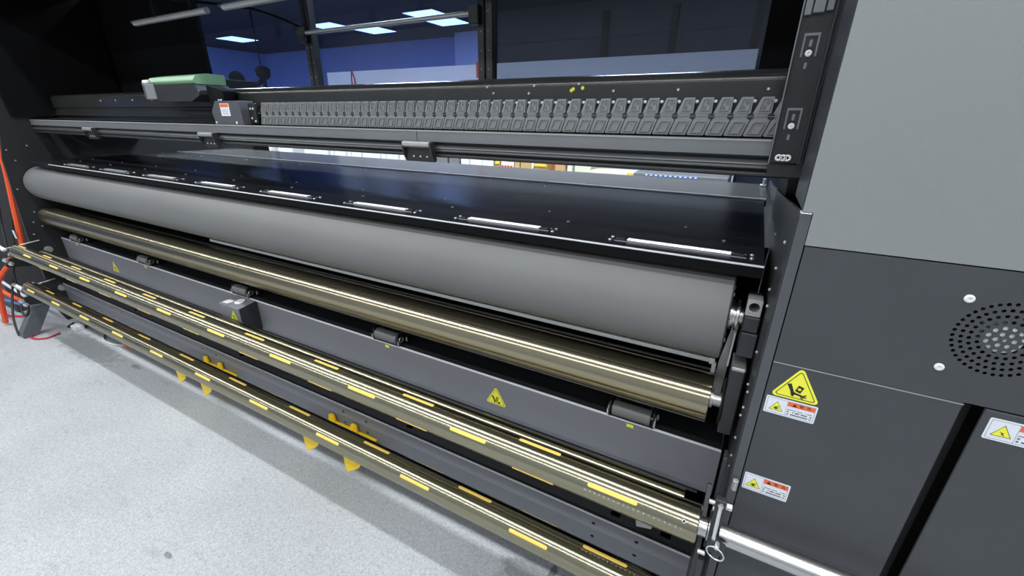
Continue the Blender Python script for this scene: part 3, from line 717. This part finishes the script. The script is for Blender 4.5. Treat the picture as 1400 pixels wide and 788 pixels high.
for k in range(8):
    x = -.112 - .437 * k; y = .961
    if sb is None:
        sb = part('slot_bar', MB().box(x - .108, x + .108, y - .0095, y - .0018, za(y) + .0005, za(y) + .005, .0012).box(x - .108, x + .108, y + .0018, y + .0095, za(y) + .0005, za(y) + .005, .0012), 'alu', t, 'bright twin slot bar')
        part('slot_well', MB().box(x - .135, x + .135, y - .0125, y + .0125, za(y) - .0005, za(y) + .0006), 'ink', sb)
        part('slot_rim', MB().box(x - .136, x + .136, y + .0115, y + .0128, za(y) + .0005, za(y) + .0012).box(x - .136, x + .136, y - .0128, y - .0115, za(y) + .0002, za(y) + .0009), 'edge', sb)
        for ca in (x - .132, x + .112): part('end_holder', MB().box(ca, ca + .02, y - .009, y + .009, za(y), za(y) + .005, .001), 'ink', sb)
    else:
        dup_part(sb, (x + .112, 0, 0))
t = empty('print_table', (-1.8, 1.9, -.26), 'smooth dark table plate with bright front edge behind apron', 'table')
part('table_top', MB().box(-3.70, .065, 1.69, 2.10, -.28, -.2555, .001), 'table', t)
part('front_edge', MB().cyl((-3.70, 1.69, -.2555), (.062, 1.69, -.2555), .0035, 10), 'edge', t, 'bright front edge')
single('white_foot_clip', MB().box(.05, .062, 2.03, 2.05, -.2555, -.225, .002).box(.043, .066, 2.02, 2.06, -.2555, -.249, .001), 'white_plastic', (.055, 2.04, -.255), 'tiny white clip at right end of the print table', 'clip')

# ------------------------------------------------------------------ front rail, chain and gantry
t = empty('front_rail', (-1.85, 1.0, -.1), 'long grey slotted front rail below the cable chain', 'rail')
xa, xm, xb = XL + .01, -.854, .07
face = fillet([(1.0, -.068), (1.0, -.040), (1.004, -.0375), (1.035, -.0375), (1.035, -.068)], [.002, .002, .002, 0, 0])
part('face_left', MB().prism(face, xa, xm - .0012), 'rail', t); part('face_right', MB().prism(face, xm + .0012, xb - .045), 'rail', t)
part('edge_strip', MB().prism([(.9985, -.0405), (1.002, -.0385), (1.002, -.0372), (.9985, -.039)], xa, xb - .045), 'satin', t, 'bright top edge')
part('lower_channel', MB().prism(fillet([(1.012, -.0685), (1.012, -.072), (1.006, -.0765), (1.002, -.083), (1.004, -.0865), (1.001, -.092), (1.012, -.0985), (1.05, -.0985), (1.05, -.0685)], .0015), xa, xb - .03), 'rail_dark', t)
part('bottom_tube', MB().cyl((xa, 1.01, -.1035), (.10, 1.01, -.1035), .0055, 16), 'rail_dark', t)
part('ridge', MB().cyl((xa, 1.003, -.0835), (xb - .045, 1.003, -.0835), .0012, 8), 'rail', t)
c0 = None
for k in range(3):
    x = -.845 - 1.063 * k
    if c0 is None:
        c0 = part('latch', MB().prism(fillet([(.978, -.069), (.978, -.078), (.984, -.083), (1.0, -.083), (1.0, -.0685), (.985, -.0665)], .002), x - .048, x + .048), 'satin', t, 'pale grey pull latch')
        for ca, cb in ((x - .052, x - .0485), (x + .0485, x + .053)): part('cheek', MB().prism(fillet([(.979, -.069), (1.0, -.069), (1.006, -.118), (.998, -.124), (.984, -.1)], .004), ca, cb), 'rail_dark', c0)
        part('back_plate', MB().box(x - .048, x + .048, .994, .999, -.122, -.0835), 'ink', c0)
        mm = MB()
        for s in (-.02, .004, .028): screw_mb(mm, (x + s, .994, -.108), (0, -1, 0), .003, .002)
        part('rivets', mm, 'alu', c0)
    else: dup_part(c0, (-1.063 * k, 0, 0))

# cable chain: every link a part
t = empty('cable_chain', (-.8, 1.05, -.036), 'grey plastic cable chain lying along top of front rail', 'cable chain')
P = .0365
x = .0165 - P; zb = -.036; yf = 1.046
def sh(pts, dx=0): return [(x + a + dx, zb + b) for a, b in pts]
mbl = MB()
mbl.slab(fillet(sh([(.0012, .046), (.0342, .046), (.0345, .0765), (.0130, .0765)]), [.001, .001, .0015, .004], 3), yf, yf + .012)      # upper lobe
mbl.slab(fillet(sh([(.0004, .034), (.0348, .034), (.0345, .046), (.0008, .046)]), .0008, 2), yf + .0008, yf + .0118)                              # waist
mbl.slab(fillet(sh([(-.0100, .002), (.0245, .002), (.0350, .034), (.0005, .034)]), [.003, .001, .001, .001], 3), yf, yf + .012)                # lower lobe
lk = part('chain_link', mbl, 'chain', t)
vs, fs = plate_with_holes(fillet(sh([(-.004, .0065), (.0185, .0065), (.028, .0305), (.0055, .0305)]), .001, 2), [fillet(sh([(-.001, .0085), (.0172, .0085), (.0255, .0285), (.0075, .0285)]), .001, 2)], .0028)
m2 = MB().add([(a, yf - .0008 + d, b) for a, b, d in vs], fs)
vs, fs = plate_with_holes(fillet(sh([(.009, .0505), (.0295, .0505), (.0305, .0735), (.0155, .0735)]), .001, 2), [fillet(sh([(.0115, .052), (.0283, .052), (.0292, .072), (.0168, .072)]), .001, 2)], .0028)
m2.add([(a, yf - .0008 + d, b) for a, b, d in vs], fs)
part('raised_frame', m2, 'chain', lk)
m3 = MB()
for a, b in ((.0245, .066), (.0185, .0575)): m3.lathe((x + a, yf, zb + b), (0, -1, 0), [(-.0002, .0033), (.0012, .0033), (.0013, .002), (.0002, .0018)], 12)
for a in (.008, .013, .019, .024): m3.lathe((x + a, yf + .0008, zb + .040), (0, -1, 0), [(-.0002, .0012), (.0008, .001)], 8)
part('studs', m3, 'rail', lk)
part('hinge_bore', MB().lathe((x + .0345, yf - .0006, zb + .040), (0, 1, 0), [(0, .0060), (.0004, .0062), (.006, .0062)], 20), 'ink', lk)
for k in range(1, 45): dup_part(lk, (-P * k, 0, 0))
dup_part(lk, (P, 0, 0))
part('inner_wall', MB().box(-1.645, .07, yf + .02, yf + .03, zb + .001, zb + .074), 'ink', t)
part('pin_line', MB().box(-1.645, .06, yf - .0012, yf - .0007, zb + .0396, zb + .0405), 'chain', t)
mmm = MB()
for k in range(46): mmm.lathe((.017 - P * k, yf + .019, zb + .069), (0, -1, 0), [(0, .0035), (.003, .0035), (.004, .002)], 10)
part('cable_ends', mmm, 'white_plastic', t, 'row of pale plugs behind the links', 'stuff')
part('end_bracket', MB().slab(rrect(-1.69, -1.648, zb + .006, zb + .074, .002), yf - .004, yf + .004), 'ink', t, 'black end bracket')
mm = MB()
for a, b in ((-1.678, .055), (-1.678, .022), (-1.662, .055), (-1.658, .012)): screw_mb(mm, (a, yf - .004, zb + b), (0, -1, 0), .0045, .003)
part('bracket_screws', mm, 'alu', t)

# grey terminal box with label at the left end of the chain
t = empty('terminal_box', (-1.78, 1.03, -.036), 'small grey terminal box with orange and white label beside chain', 'box')
part('cover', MB().slab(fillet([(-1.875, -.0365), (-1.692, -.0365), (-1.70, .047), (-1.85, .047), (-1.885, .01)], .002), 1.015, 1.07), 'flange', t)
lb = part('label_plate', MB().slab(rrect(-1.823, -1.765, -.006, .038, .001), 1.0144, 1.0149), 'sticker_w', t, 'white label with orange header')
part('orange_header', MB().slab(rrect(-1.82, -1.768, .025, .036, .0005), 1.0140, 1.0144), 'orange_ink', lb)
mm = MB()
for zz in (.015, .008, .001): mm.slab([(-1.815, zz), (-1.775, zz), (-1.775, zz + .0015), (-1.815, zz + .0015)], 1.0141, 1.0144)
part('fine_print', mm, 'greyink', lb)
mm = MB()
for a in (-1.868, -1.735): screw_mb(mm, (a, 1.015, -.031), (0, -1, 0), .005, .003)
part('corner_screws', mm, 'alu', t)

# gantry beam
t = empty('gantry_beam', (-1.85, 1.2, -.1), 'dark rounded gantry beam with bright top edge behind chain', 'beam')
pr = fillet([(1.12, -.09), (1.12, .012), (1.128, .018), (1.128, .024), (1.12, .03), (1.12, .098), (1.34, .098), (1.34, -.09)], [.002, .001, .001, .001, .001, .026, .01, .002], 12)
part('beam_body', MB().prism(pr, XL + .002, .09), 'tube', t)
part('shelf_ridge', MB().prism([(1.075, -.034), (1.12, -.034), (1.12, -.028), (1.075, -.031)], XL + .002, .08), 'tube', t)
part('lower_ridge', MB().prism([(1.10, -.012), (1.12, -.012), (1.12, -.006), (1.10, -.009)], XL + .002, .08), 'tube', t)
mm = MB()
for x_, z_ in ((-2.56, .062), (-2.75, .062), (-2.93, .062), (-3.1, .062)): screw_mb(mm, (x_, 1.12, z_), (0, -1, 0), .004, .003)
for x_, z_ in ((-.69, .088), (-.545, .088), (-.67, .072), (-.42, .09), (-.33, .072), (-.56, .07), (-.18, .072), (.0, .07)): screw_mb(mm, (x_, 1.1195, z_ - .012), (0, -1, 0), .0035, .002)
part('screws', mm, 'alu', t, kind='stuff')
mm = MB()
for x_, z_ in ((-.435, .066), (-.41, .068), (-.44, .063)): mm.lathe((x_, 1.1198, z_), (0, -1, 0), [(0, .0045), (.0006, .003)], 8)
part('paint_spots', mm, 'sticker_y', t, 'small yellow paint spots')

# carriage end with green cover
def cpart(n, mb, *a):
    mb.v = [(p[0] + .1, p[1], p[2]) for p in mb.v]; return part(n, mb, *a)
t = empty('carriage_box', (-2.2, 1.08, .05), 'black carriage box with pale green curved cover and grey end', 'box')
cpart('body', MB().slab(fillet([(-2.47, .06), (-2.44, .115), (-2.09, .11), (-2.07, .07), (-2.14, .048), (-2.33, .048)], .006), 1.03, 1.16), 'black', t)
cpart('cover', MB().prism(fillet([(1.04, .112), (1.032, .125), (1.045, .142), (1.09, .152), (1.16, .15), (1.16, .112)], .006), -2.46, -2.10), 'green', t, 'pale green curved cover')
cpart('end_cap', MB().box(-2.485, -2.40, 1.024, 1.031, .058, .118, .002).box(-2.492, -2.472, 1.024, 1.16, .058, .128, .004), 'grey_mid', t, 'grey end cap')
cpart('foil', MB().prism(fillet([(1.022, .118), (1.03, .136), (1.05, .13), (1.045, .116)], .004), -2.49, -2.44), 'alu', t)
cpart('mount', MB().slab(fillet([(-2.068, .04), (-1.97, .034), (-1.96, .085), (-2.068, .108)], .004), 1.06, 1.11), 'deep', t)
mm = MB()
for a in (-2.0, -1.985): screw_mb(mm, (a, 1.06, .05), (0, -1, 0), .0055, .003)
cpart('mount_screws', mm, 'alu', t)

# ------------------------------------------------------------------ hood with rear windows
YW = 1.5
t = empty('rear_window_frame', (-1.3, YW, .1), 'black rear window frame of the hood with thin posts', 'window frame')
part('sill', MB().box(XL + .002, .09, YW - .03, YW + .03, -.135, .122, .002), 'black', t)  # reaches down unseen to block panel reflections in the apron
part('left_panel', MB().box(XL - .02, -2.71, YW - .01, YW + .01, .123, .68), 'deep', t)
part('right_panel', MB().box(-.035, .10, YW - .01, YW + .01, .123, .68), 'deep', t)
for x, wd in ((-1.85, .0255), (-.92, .031)):
    p = part('post', MB().box(x - wd, x - .003, YW - .022, YW + .012, .123, .68, .002).box(x + .003, x + wd, YW - .022, YW + .012, .123, .68, .002).box(x - .003, x + .003, YW - .012, YW + .01, .123, .68), 'black', t)
    mm = MB()
    for zz in (.16, .22, .28, .34):
        for s in (-.015, .015): screw_mb(mm, (x + s, YW - .022, zz), (0, -1, 0), .0022, .0015, 8)
    part('rivets', mm, 'satin', p)
part('top_rail', MB().box(XL + .002, .10, YW - .02, YW + .02, .66, .69), 'deep', t)
part('pane', MB().box(-2.71, -1.876, YW - .002, YW + .002, .123, .66), 'glass', t, 'blue tinted left pane')
part('pane', MB().box(-1.824, -.952, YW - .002, YW + .002, .123, .66), 'glass', t, 'blue tinted middle pane')
part('pane', MB().box(-.888, -.036, YW - .002, YW + .002, .123, .66), 'glass_dark', t, 'darker smoky right pane')
t = empty('window_rod', (-1.4, YW - .04, .344), 'thin silver rod spanning between the two window posts', 'rod')
part('rod', MB().cyl((-1.85, YW - .035, .336), (-.955, YW - .035, .336), .0085, 14), 'satin', t)
for x in (-1.86, -.95): part('holder', MB().box(x - .02, x + .02, YW - .05, YW - .022, .30, .36, .002).cyl((x - .045, YW - .035, .345), (x - .02, YW - .035, .345), .006, 10), 'ink', t)
t = empty('hood', (-1.8, 1.3, .6), 'black hood roof and side cheek over the printing area', 'hood')
part('roof', MB().box(XL - .02, .02, .951, 1.475, .70, .72), 'deep', t)
part('roof_front_lip', MB().box(XL - .02, .02, .93, .95, .54, .72), 'black', t)
part('left_cheek', MB().prism([(.93, -.02), (1.465, -.02), (1.465, .70), (.98, .70), (.90, .3)], XL + .001, XL + .03), 'deep', t)
part('right_cheek', MB().prism([(1.0, -.1), (1.465, -.1), (1.465, .70), (1.0, .70)], .092, .099), 'deep', t)
part('brace', MB().tube([(-2.35, 1.2, .46), (-2.0, 1.34, .42), (-1.86, 1.46, .36)], .006, 8), 'deep', t)
t0 = empty('hood_bar', (-2.4, 1.2, .39), 'grey bar under the hood left of the other hood bar', 'bar', 'grey bars under the hood')
part('bar', MB().cyl((-2.70, 1.2, .397), (-2.09, 1.2, .397), .0125, 14), 'satin', t0)
part('end_tip', MB().cyl((-2.73, 1.2, .405), (-2.70, 1.2, .402), .007, 10), 'rail_dark', t0)
for hx in (-2.5, -2.2): part('hanger', MB().box(hx, hx + .02, 1.19, 1.21, .405, .70), 'deep', t0)
dup(t0, (.73, 0, 0), 'grey bar under the hood at the top frame edge')

# black upright bar at the right
t = empty('upright_bar', (.047, .95, -.08), 'black upright bar with slots and pale bolts before the cabinet', 'post')
part('bar', MB().prism(fillet([(.95, -.075), (.956, -.075), (.956, .70), (.95, .70)], .0005), .0265, .070), 'black', t)
part('left_bead', MB().box(.0245, .0263, .944, .957, -.077, .70), 'rail', t)
part('right_fold', MB().box(.0703, .0745, .944, .98, -.077, .70, .0008), 'black', t)
part('side_flange', MB().box(.0747, .079, .958, .99, -.09, .70), 'flange', t, 'dark grey side flange')
part('rear_bracket', MB().box(.0265, .085, .957, 1.10, -.10, -.078), 'black', t)
for zc in (.115, .0005, .30, .42):
    vs, fs = plate_with_holes([(.0362, zc - .0175), (.0362, zc + .0175), (.0592, zc + .0175), (.0592, zc - .0175), (.0565, zc - .0175), (.0565, zc + .0135), (.0389, zc + .0135), (.0389, zc - .0175)], [], .0008)
    part('slot_bracket', MB().add([(a, .9494 + d, b) for a, b, d in vs], fs), 'greyink', t)
    screw_mb(m2 := MB(), (.0478, .9499, zc - .0125), (0, -1, 0), .0052, .0035, 20)
    part('bolt', m2, 'white_plastic', t, 'pale bolt head')
    part('slot', MB().slab(rrect(.0455, .0500, zc - .003, zc + .008, .002), .949, .9499).slab(rrect(.0450, .0492, zc - .036, zc - .026, .0018), .949, .9499), 'greyink', t)
m2 = MB()
for a in (.0395, .0465, .0535): m2.torus((a, .947, -.066), (0, 1, 0), .0042, .0019, 18, 6)
part('bead_chain', m2, 'white_plastic', t, 'pale linked beads')
part('upper_catch', MB().box(.0285, .0385, .944, .95, .158, .30, .001).box(.0405, .056, .942, .95, .160, .30, .001).box(.058, .068, .944, .95, .162, .30, .001), 'greyink', t)

# shaft clamp at the right end with pull ring
t = empty('shaft_clamp', (.07, .71, -.8), 'chrome shaft clamp with hanging pull ring at right shaft end', 'clamp')
part('lever', MB().prism(fillet([(.700, -.79), (.712, -.80), (.735, -.68), (.728, -.672), (.715, -.672)], .003), .058, .0755), 'plate', t)
part('rod', MB().cyl((.0665, .702, -.675), (.0665, .690, -.745), .0035, 12).lathe((.0665, .702, -.672), (0, -.1, 1), [(-.004, .003), (0, .0055), (.004, .0035)], 12), 'alu', t)
part('lock_tab', MB().slab(fillet([(.060, -.742), (.073, -.7465), (.090, -.757), (.094, -.772), (.083, -.773), (.062, -.753)], .003), .682, .70), 'plate', t)
part('pull_ring', MB().torus((.074, .679, -.765), (.25, 1, .1), .0155, .0014, 32, 8), 'alu', t, 'bright wire pull ring')
part('ring_stud', MB().lathe((.074, .69, -.750), (0, -1, 0), [(0, .005), (.012, .005), (.014, .003)], 14), 'alu', t)
part('clamp_ring', MB().lathe((.0555, YU, ZU), (1, 0, 0), [(0, .0205), (.0005, .024), (.004, .024), (.0045, .0205)], 32), 'steel', t)
part('arm_plate', MB().prism(fillet([(.715, -.775), (.80, -.70), (.80, -1.2), (.735, -1.2), (.70, -.95), (.70, -.80)], .008), .042, .050), 'black', t)
part('bearing_tube', MB().cyl((.055, .705, -.82), (.060, .70, -1.05), .007, 14), 'rail_dark', t)
mm = MB()
for c in ((.046, .70, -.80), (.044, .715, -.855), (.048, .735, -.70), (.056, .725, -.705), (.046, .72, -.90)):
    mm.cyl(c, (c[0] + .014, c[1], c[2] + .001), .0048, 14, .001)
part('side_bolts', mm, 'alu', t, 'bright bolt heads')
part('hex_knob', MB().lathe((.079, .745, -.705), (1, 0, 0), [(0, .008), (.010, .008), (.012, .005)], 6), 'steel', t)
part('hinge_barrel', MB().cyl((.0865, .772, -.685), (.0865, .772, -.66), .0055, 16, .001), 'satin', t)
part('upper_plate', MB().prism(fillet([(.775, -.87), (.80, -.87), (.83, -.64), (.80, -.64)], .003), .060, .066), 'plate', t)

# ------------------------------------------------------------------ right-hand cabinet
YC = .78
t = empty('control_cabinet', (.5, .9, FZ), 'tall grey cabinet with fan grille and warning labels at right', 'cabinet')
part('carcass', MB().box(.10, 1.30, YC + .045, 1.9, FZ, .95), 'deep', t)
up = [(.0805, -.1315), (.0945, -.1315), (.0945, -.1822), (1.30, -.1822), (1.30, .95), (.0805, .95)]
part('upper_cover', MB().slab(fillet(up, [.001, .0005, .001, .001, .01, .003], 3), YC, YC + .04), 'panel_light', t, 'light grey upper cover')
part('upper_side', MB().box(.0792, .0804, YC + .004, YC + .16, -.129, .95), 'plate', t)
# fan panel with real holes
fc = (.3505, 1.0285 - H)
holes = []; n_h = []
for ring, (rr, cnt) in enumerate(((0.0095, 6), (.0185, 12), (.0275, 20), (.036, 26), (.0445, 33), (.0535, 40))):
    for i in range(cnt):
        a = 2 * math.pi * (i + .5 * (ring % 2)) / cnt
        holes.append(circ(fc[0] + rr * math.cos(a), fc[1] + rr * math.sin(a), .0026 if ring > 1 else .0033, 9))
holes.append(circ(fc[0], fc[1], .0026, 9))
fan_out = fillet([(.0955, -.3905), (.3405, -.3905), (.3405, -.3875), (1.30, -.3875), (1.30, -.1842), (.0955, -.1842)], [.001, 0, 0, .001, .001, .001], 3)
vs, fs = plate_with_holes(fan_out, holes, .0016)
fp = part('fan_panel', MB().add([(a, YC + .0009 + d, b) for a, b, d in vs], fs), 'panel_dark', t, 'dark grey panel with round fan grille')
part('panel_edge', MB().box(.0955, 1.30, YC + .0002, YC + .02, -.1850, -.1842).box(.0955, .0962, YC + .002, YC + .03, -.390, -.185), 'panel_dark', fp)
for dx, dz in ((-.0525, .0525), (-.0525, -.0575), (.0525, .0525), (.0525, -.0575)):
    screw_mb(mm := MB(), (fc[0] + dx, YC + .0001, fc[1] + dz), (0, -1, 0), .0058, .003, 22)
    part('bolt', mm, 'white_plastic', fp, 'pale domed bolt head')
ff = part('fan', MB().lathe((fc[0], YC + .012, fc[1]), (0, 1, 0), [(-.009, .0185), (-.008, .0205), (.02, .0205)], 32), 'white_plastic', t, 'white fan hub behind the grille')
mb = MB()
for i in range(7):
    a = 2 * math.pi * i / 7; pts = []
    c_, s_ = math.cos(a), math.sin(a); c2, s2 = math.cos(a + .6), math.sin(a + .6)
    mb.add([(fc[0] + .02 * c_, YC + .014, fc[1] + .02 * s_), (fc[0] + .054 * c_, YC + .014, fc[1] + .054 * s_), (fc[0] + .054 * c2, YC + .028, fc[1] + .054 * s2), (fc[0] + .02 * c2, YC + .028, fc[1] + .02 * s2),
            (fc[0] + .02 * c_, YC + .016, fc[1] + .02 * s_), (fc[0] + .054 * c_, YC + .016, fc[1] + .054 * s_), (fc[0] + .054 * c2, YC + .030, fc[1] + .054 * s2), (fc[0] + .02 * c2, YC + .030, fc[1] + .02 * s2)],
           [(0, 1, 2, 3), (4, 7, 6, 5), (0, 4, 5, 1), (1, 5, 6, 2), (2, 6, 7, 3), (3, 7, 4, 0)])
part('blades', mb, 'ink', ff)
part('fan_box', MB().box(fc[0] - .058, fc[0] + .058, YC + .034, YC + .04, fc[1] - .058, fc[1] + .058), 'ink', t)
# doors and the dark gap between them
part('left_door', MB().box(.0955, .3408, YC, YC + .03, -1.25, -.3925, .0012), 'panel_dark', t, 'dark grey left door with stickers')
part('door_trim', MB().box(.0955, .3408, YC - .0006, YC + .01, -.3922, -.3908), 'satin', t, 'thin bright trim line')
part('right_door', MB().box(.3650, 1.30, YC, YC + .006, -1.25, -.3905, .0012), 'panel_dark', t, 'dark grey right door')
part('gap_channel', MB().box(.3412, .3646, YC + .035, YC + .044, -1.25, -.392), 'ink', t)
part('plinth', MB().box(.10, 1.29, YC + .03, 1.8, FZ, -1.251), 'ink', t)

def rect_label(parent, x0, x1, z0, z1, y, kind, with_tri=True):
    lb = part('label_plate', MB().slab(rrect(x0, x1, z0, z1, .0022), y - .0006, y - .0001), 'sticker_w', parent, 'white warning label with orange header')
    xm = x0 + (x1 - x0) * .43; h = z1 - z0
    vs, fs = plate_with_holes(rrect(x0 + .0025, x1 - .0025, z0 + .0025, z1 - .0025, .001), [rrect(x0 + .0030, xm - .0002, z0 + .003, z1 - .003, .001), rrect(xm + .0002, x1 - .003, z0 + .003, z1 - .003, .001)], .0001)
    part('frame_line', MB().add([(a, y - .0007 + d, b) for a, b, d in vs], fs), 'greyink', lb)
    s = h * .62; cx = (x0 + .003 + xm) / 2; zb = z0 + h * .24
    part('yellow_triangle', MB().slab(fillet([(cx - s / 2, zb), (cx + s / 2, zb), (cx, zb + s * .87)], .0006), y - .0009, y - .0006), 'sticker_y', lb)
    P0 = [(cx - s / 2, zb), (cx + s / 2, zb), (cx, zb + s * .87)]; c = Vector((cx, zb + s * .29))
    vs, fs = plate_with_holes(P0, [[tuple(c + (Vector(p) - c) * .9) for p in P0]], .0001)
    m_ = MB().add([(a, y - .0010 + d, b) for a, b, d in vs], fs)
    u = s / 100
    def pg(pts): m_.slab([(cx + a * u, zb + b * u) for a, b in pts], y - .0012, y - .0009)
    if kind == 'bolt': pg([(-14, 36), (4, 22), (-4, 20), (18, 6), (4, 24), (12, 27)])
    else:
        pg([(-18, 30), (18, 40), (19, 36), (4, 29), (-10, 27)]); pg([(-9, 10), (5, 10), (7, 27), (-6, 27)]); pg([(-20, 22), (-8, 24), (-8, 19), (-20, 17)]); pg([(5, 22), (20, 20), (20, 16), (5, 14)])
    part('pictogram', m_, 'ink', lb)
    hz = z1 - .003 - h * .26
    part('orange_header', MB().slab([(xm + .0006, hz), (x1 - .0032, hz), (x1 - .0032, z1 - .0035), (xm + .0006, z1 - .0035)], y - .0009, y - .0006), 'orange_ink', lb)
    m_ = MB(); cxx = (xm + x1) / 2; tz = hz + h * .04; sz = h * .2
    m_.slab([(cxx - sz * 2.1, tz), (cxx - sz * 1.1, tz), (cxx - sz * 1.6, tz + sz * .85)], y - .0011, y - .0009)
    for i, ch in enumerate('警告'):
        vs, fs = text_geo(ch, sz, 'CENTER'); m_.add([(cxx - sz * .1 + i * sz * 1.5 + a, y - .0010, tz + b + sz * .12) for a, b in vs], fs)
    # lines of print too small to read
    rnd = random.Random(3)
    for r, zz in enumerate((.44, .30, .16)):
        xx = xm + .002
        end = (x1 - .004) - (0 if r < 2 else .0)
        while xx < end - .0015:
            w_ = rnd.uniform(.0008, .0016)
            if rnd.random() < .85: m_.slab([(xx, z0 + h * zz), (xx + w_, z0 + h * zz), (xx + w_, z0 + h * (zz + (.035 if r == 0 else .065))), (xx, z0 + h * (zz + (.035 if r == 0 else .065)))], y - .0008, y - .0006)
            xx += w_ + .0004
    part('printed_text', m_, 'ink', lb)
tri_sticker(t, .1395, -.4555, .075, YC, 'crush')
rect_label(t, .0995, .1765, -.4935, -.4585, YC, 'hand')
rect_label(t, .0990, .1750, -.6785, -.6385, YC, 'hand')
rect_label(t, .3735, .4495, -.4375, -.4010, YC, 'bolt')

# ------------------------------------------------------------------ things left of the printer
t = empty('neighbour_machine', (-4.7, .9, FZ), 'dark grey machine side left of the printer behind cables', 'machine')
part('body', MB().box(-5.6, -4.35, .72, 2.0, FZ, -.12, .01), 'darkcab', t)
part('upper_door', MB().box(-5.5, -4.40, .705, .72, -.62, -.15, .004), 'darkcab', t)
part('white_knob', MB().lathe((-4.52, .705, -.45), (0, -1, 0), [(0, .035), (.01, .033), (.014, .02)], 22), 'white_plastic', t, 'white oval knob')
cabs = [('orange_cable', 'cable_o', .014, [(-3.89, .90, -.05), (-3.89, .87, -.12), (-3.90, .85, -.328), (-3.90, .816, -.564), (-3.90, .80, -.68), (-3.90, .784, -.80)], 'thick orange cable running down outside the left frame'),
        ('orange_cable', 'cable_o', .014, [(-3.90, .72, -.83), (-3.90, .699, -.868), (-3.92, .67, -.91), (-3.98, .64, -.98), (-4.1, .64, -1.1), (-4.15, .62, -1.292)], 'orange cable curving down below the upper shaft latch'),
        ('orange_cable', 'cable_o', .012, [(-4.6, .68, -1.05), (-4.3, .69, -1.12), (-4.1, .72, -1.16), (-3.95, .75, -1.15), (-3.80, .79, -1.12)], 'orange cable lying across the bundle at left frame foot'),
        ('blue_cable', 'cable_b', .009, [(-4.7, .66, -1.12), (-4.35, .66, -1.16), (-4.15, .70, -1.18), (-4.0, .74, -1.2)], 'blue cable in the bundle at far left floor'),
        ('white_cable', 'cable_w', .009, [(-4.7, .7, -1.0), (-4.35, .72, -1.08), (-4.15, .74, -1.13), (-4.0, .75, -1.16)], 'white cable in the bundle at far left'),
        ('red_cable', 'cable_r', .008, [(-4.7, .62, -1.16), (-4.3, .62, -1.22), (-4.1, .64, -1.24), (-3.95, .7, -1.23)], 'dark red cable lowest in the bundle at far left'),
        ('black_cable', 'cable_k', .006, [(-3.92, .86, -.15), (-3.93, .83, -.45), (-3.95, .8, -.62), (-3.95, .74, -.85), (-3.98, .68, -1.05), (-3.9, .62, -1.2), (-3.84, .6, -1.3)], 'black cable hanging beside the orange one to floor'),
        ('black_cable', 'cable_k', .006, [(-4.0, .8, -.45), (-4.05, .78, -.6), (-4.02, .75, -.75), (-3.97, .72, -.9), (-3.93, .69, -1.08)], 'thin black cable outside the left frame, farther out'),
        ('black_cable', 'cable_k', .006, [(-3.88, .68, -1.1), (-3.86, .66, -1.16), (-3.82, .66, -1.18), (-3.80, .68, -1.14), (-3.82, .69, -1.08)], 'short looped black cable at lower shaft latch'),
        ('red_cable', 'cable_r', .005, [(-3.79, .66, -1.303), (-3.76, .63, -1.303), (-3.70, .64, -1.303), (-3.66, .68, -1.303), (-3.68, .74, -1.303)], 'thin red cable loop on floor by grey foot'),
        ('white_cable', 'cable_w', .006, [(-3.5, .95, -1.30), (-3.4, .86, -1.303), (-3.28, .83, -1.303), (-3.15, .86, -1.303), (-3.0, .95, -1.303)], 'white cable on floor under the lower beam'),
        ('orange_cable', 'cable_o', .009, [(-3.3, .98, -1.30), (-3.2, .90, -1.3), (-3.1, .87, -1.3), (-3.0, .92, -1.3)], 'orange cable end on floor under the lower beam')]
for n, m, r, pts, l in cabs:
    single(n, MB().tube(pts, r, 8), m, pts[len(pts) // 2], l, 'cable')
single('cable_tag', MB().slab(rrect(-3.915, -3.885, -.72, -.67, .002), .775, .777), 'white_plastic', (-3.9, .776, -.7), 'small white tag tied to the orange cable', 'tag')
t = empty('floor_clutter', (-3.66, .85, FZ), 'small pale plug block on floor beside the grey foot', 'plug')
part('block', MB().box(-3.70, -3.63, .80, .85, FZ, FZ + .03, .004), 'white_plastic', t)
part('cord', MB().tube([(-3.7, .82, FZ + .015), (-3.74, .8, FZ + .01), (-3.78, .84, FZ + .01)], .006), 'cable_k', t)
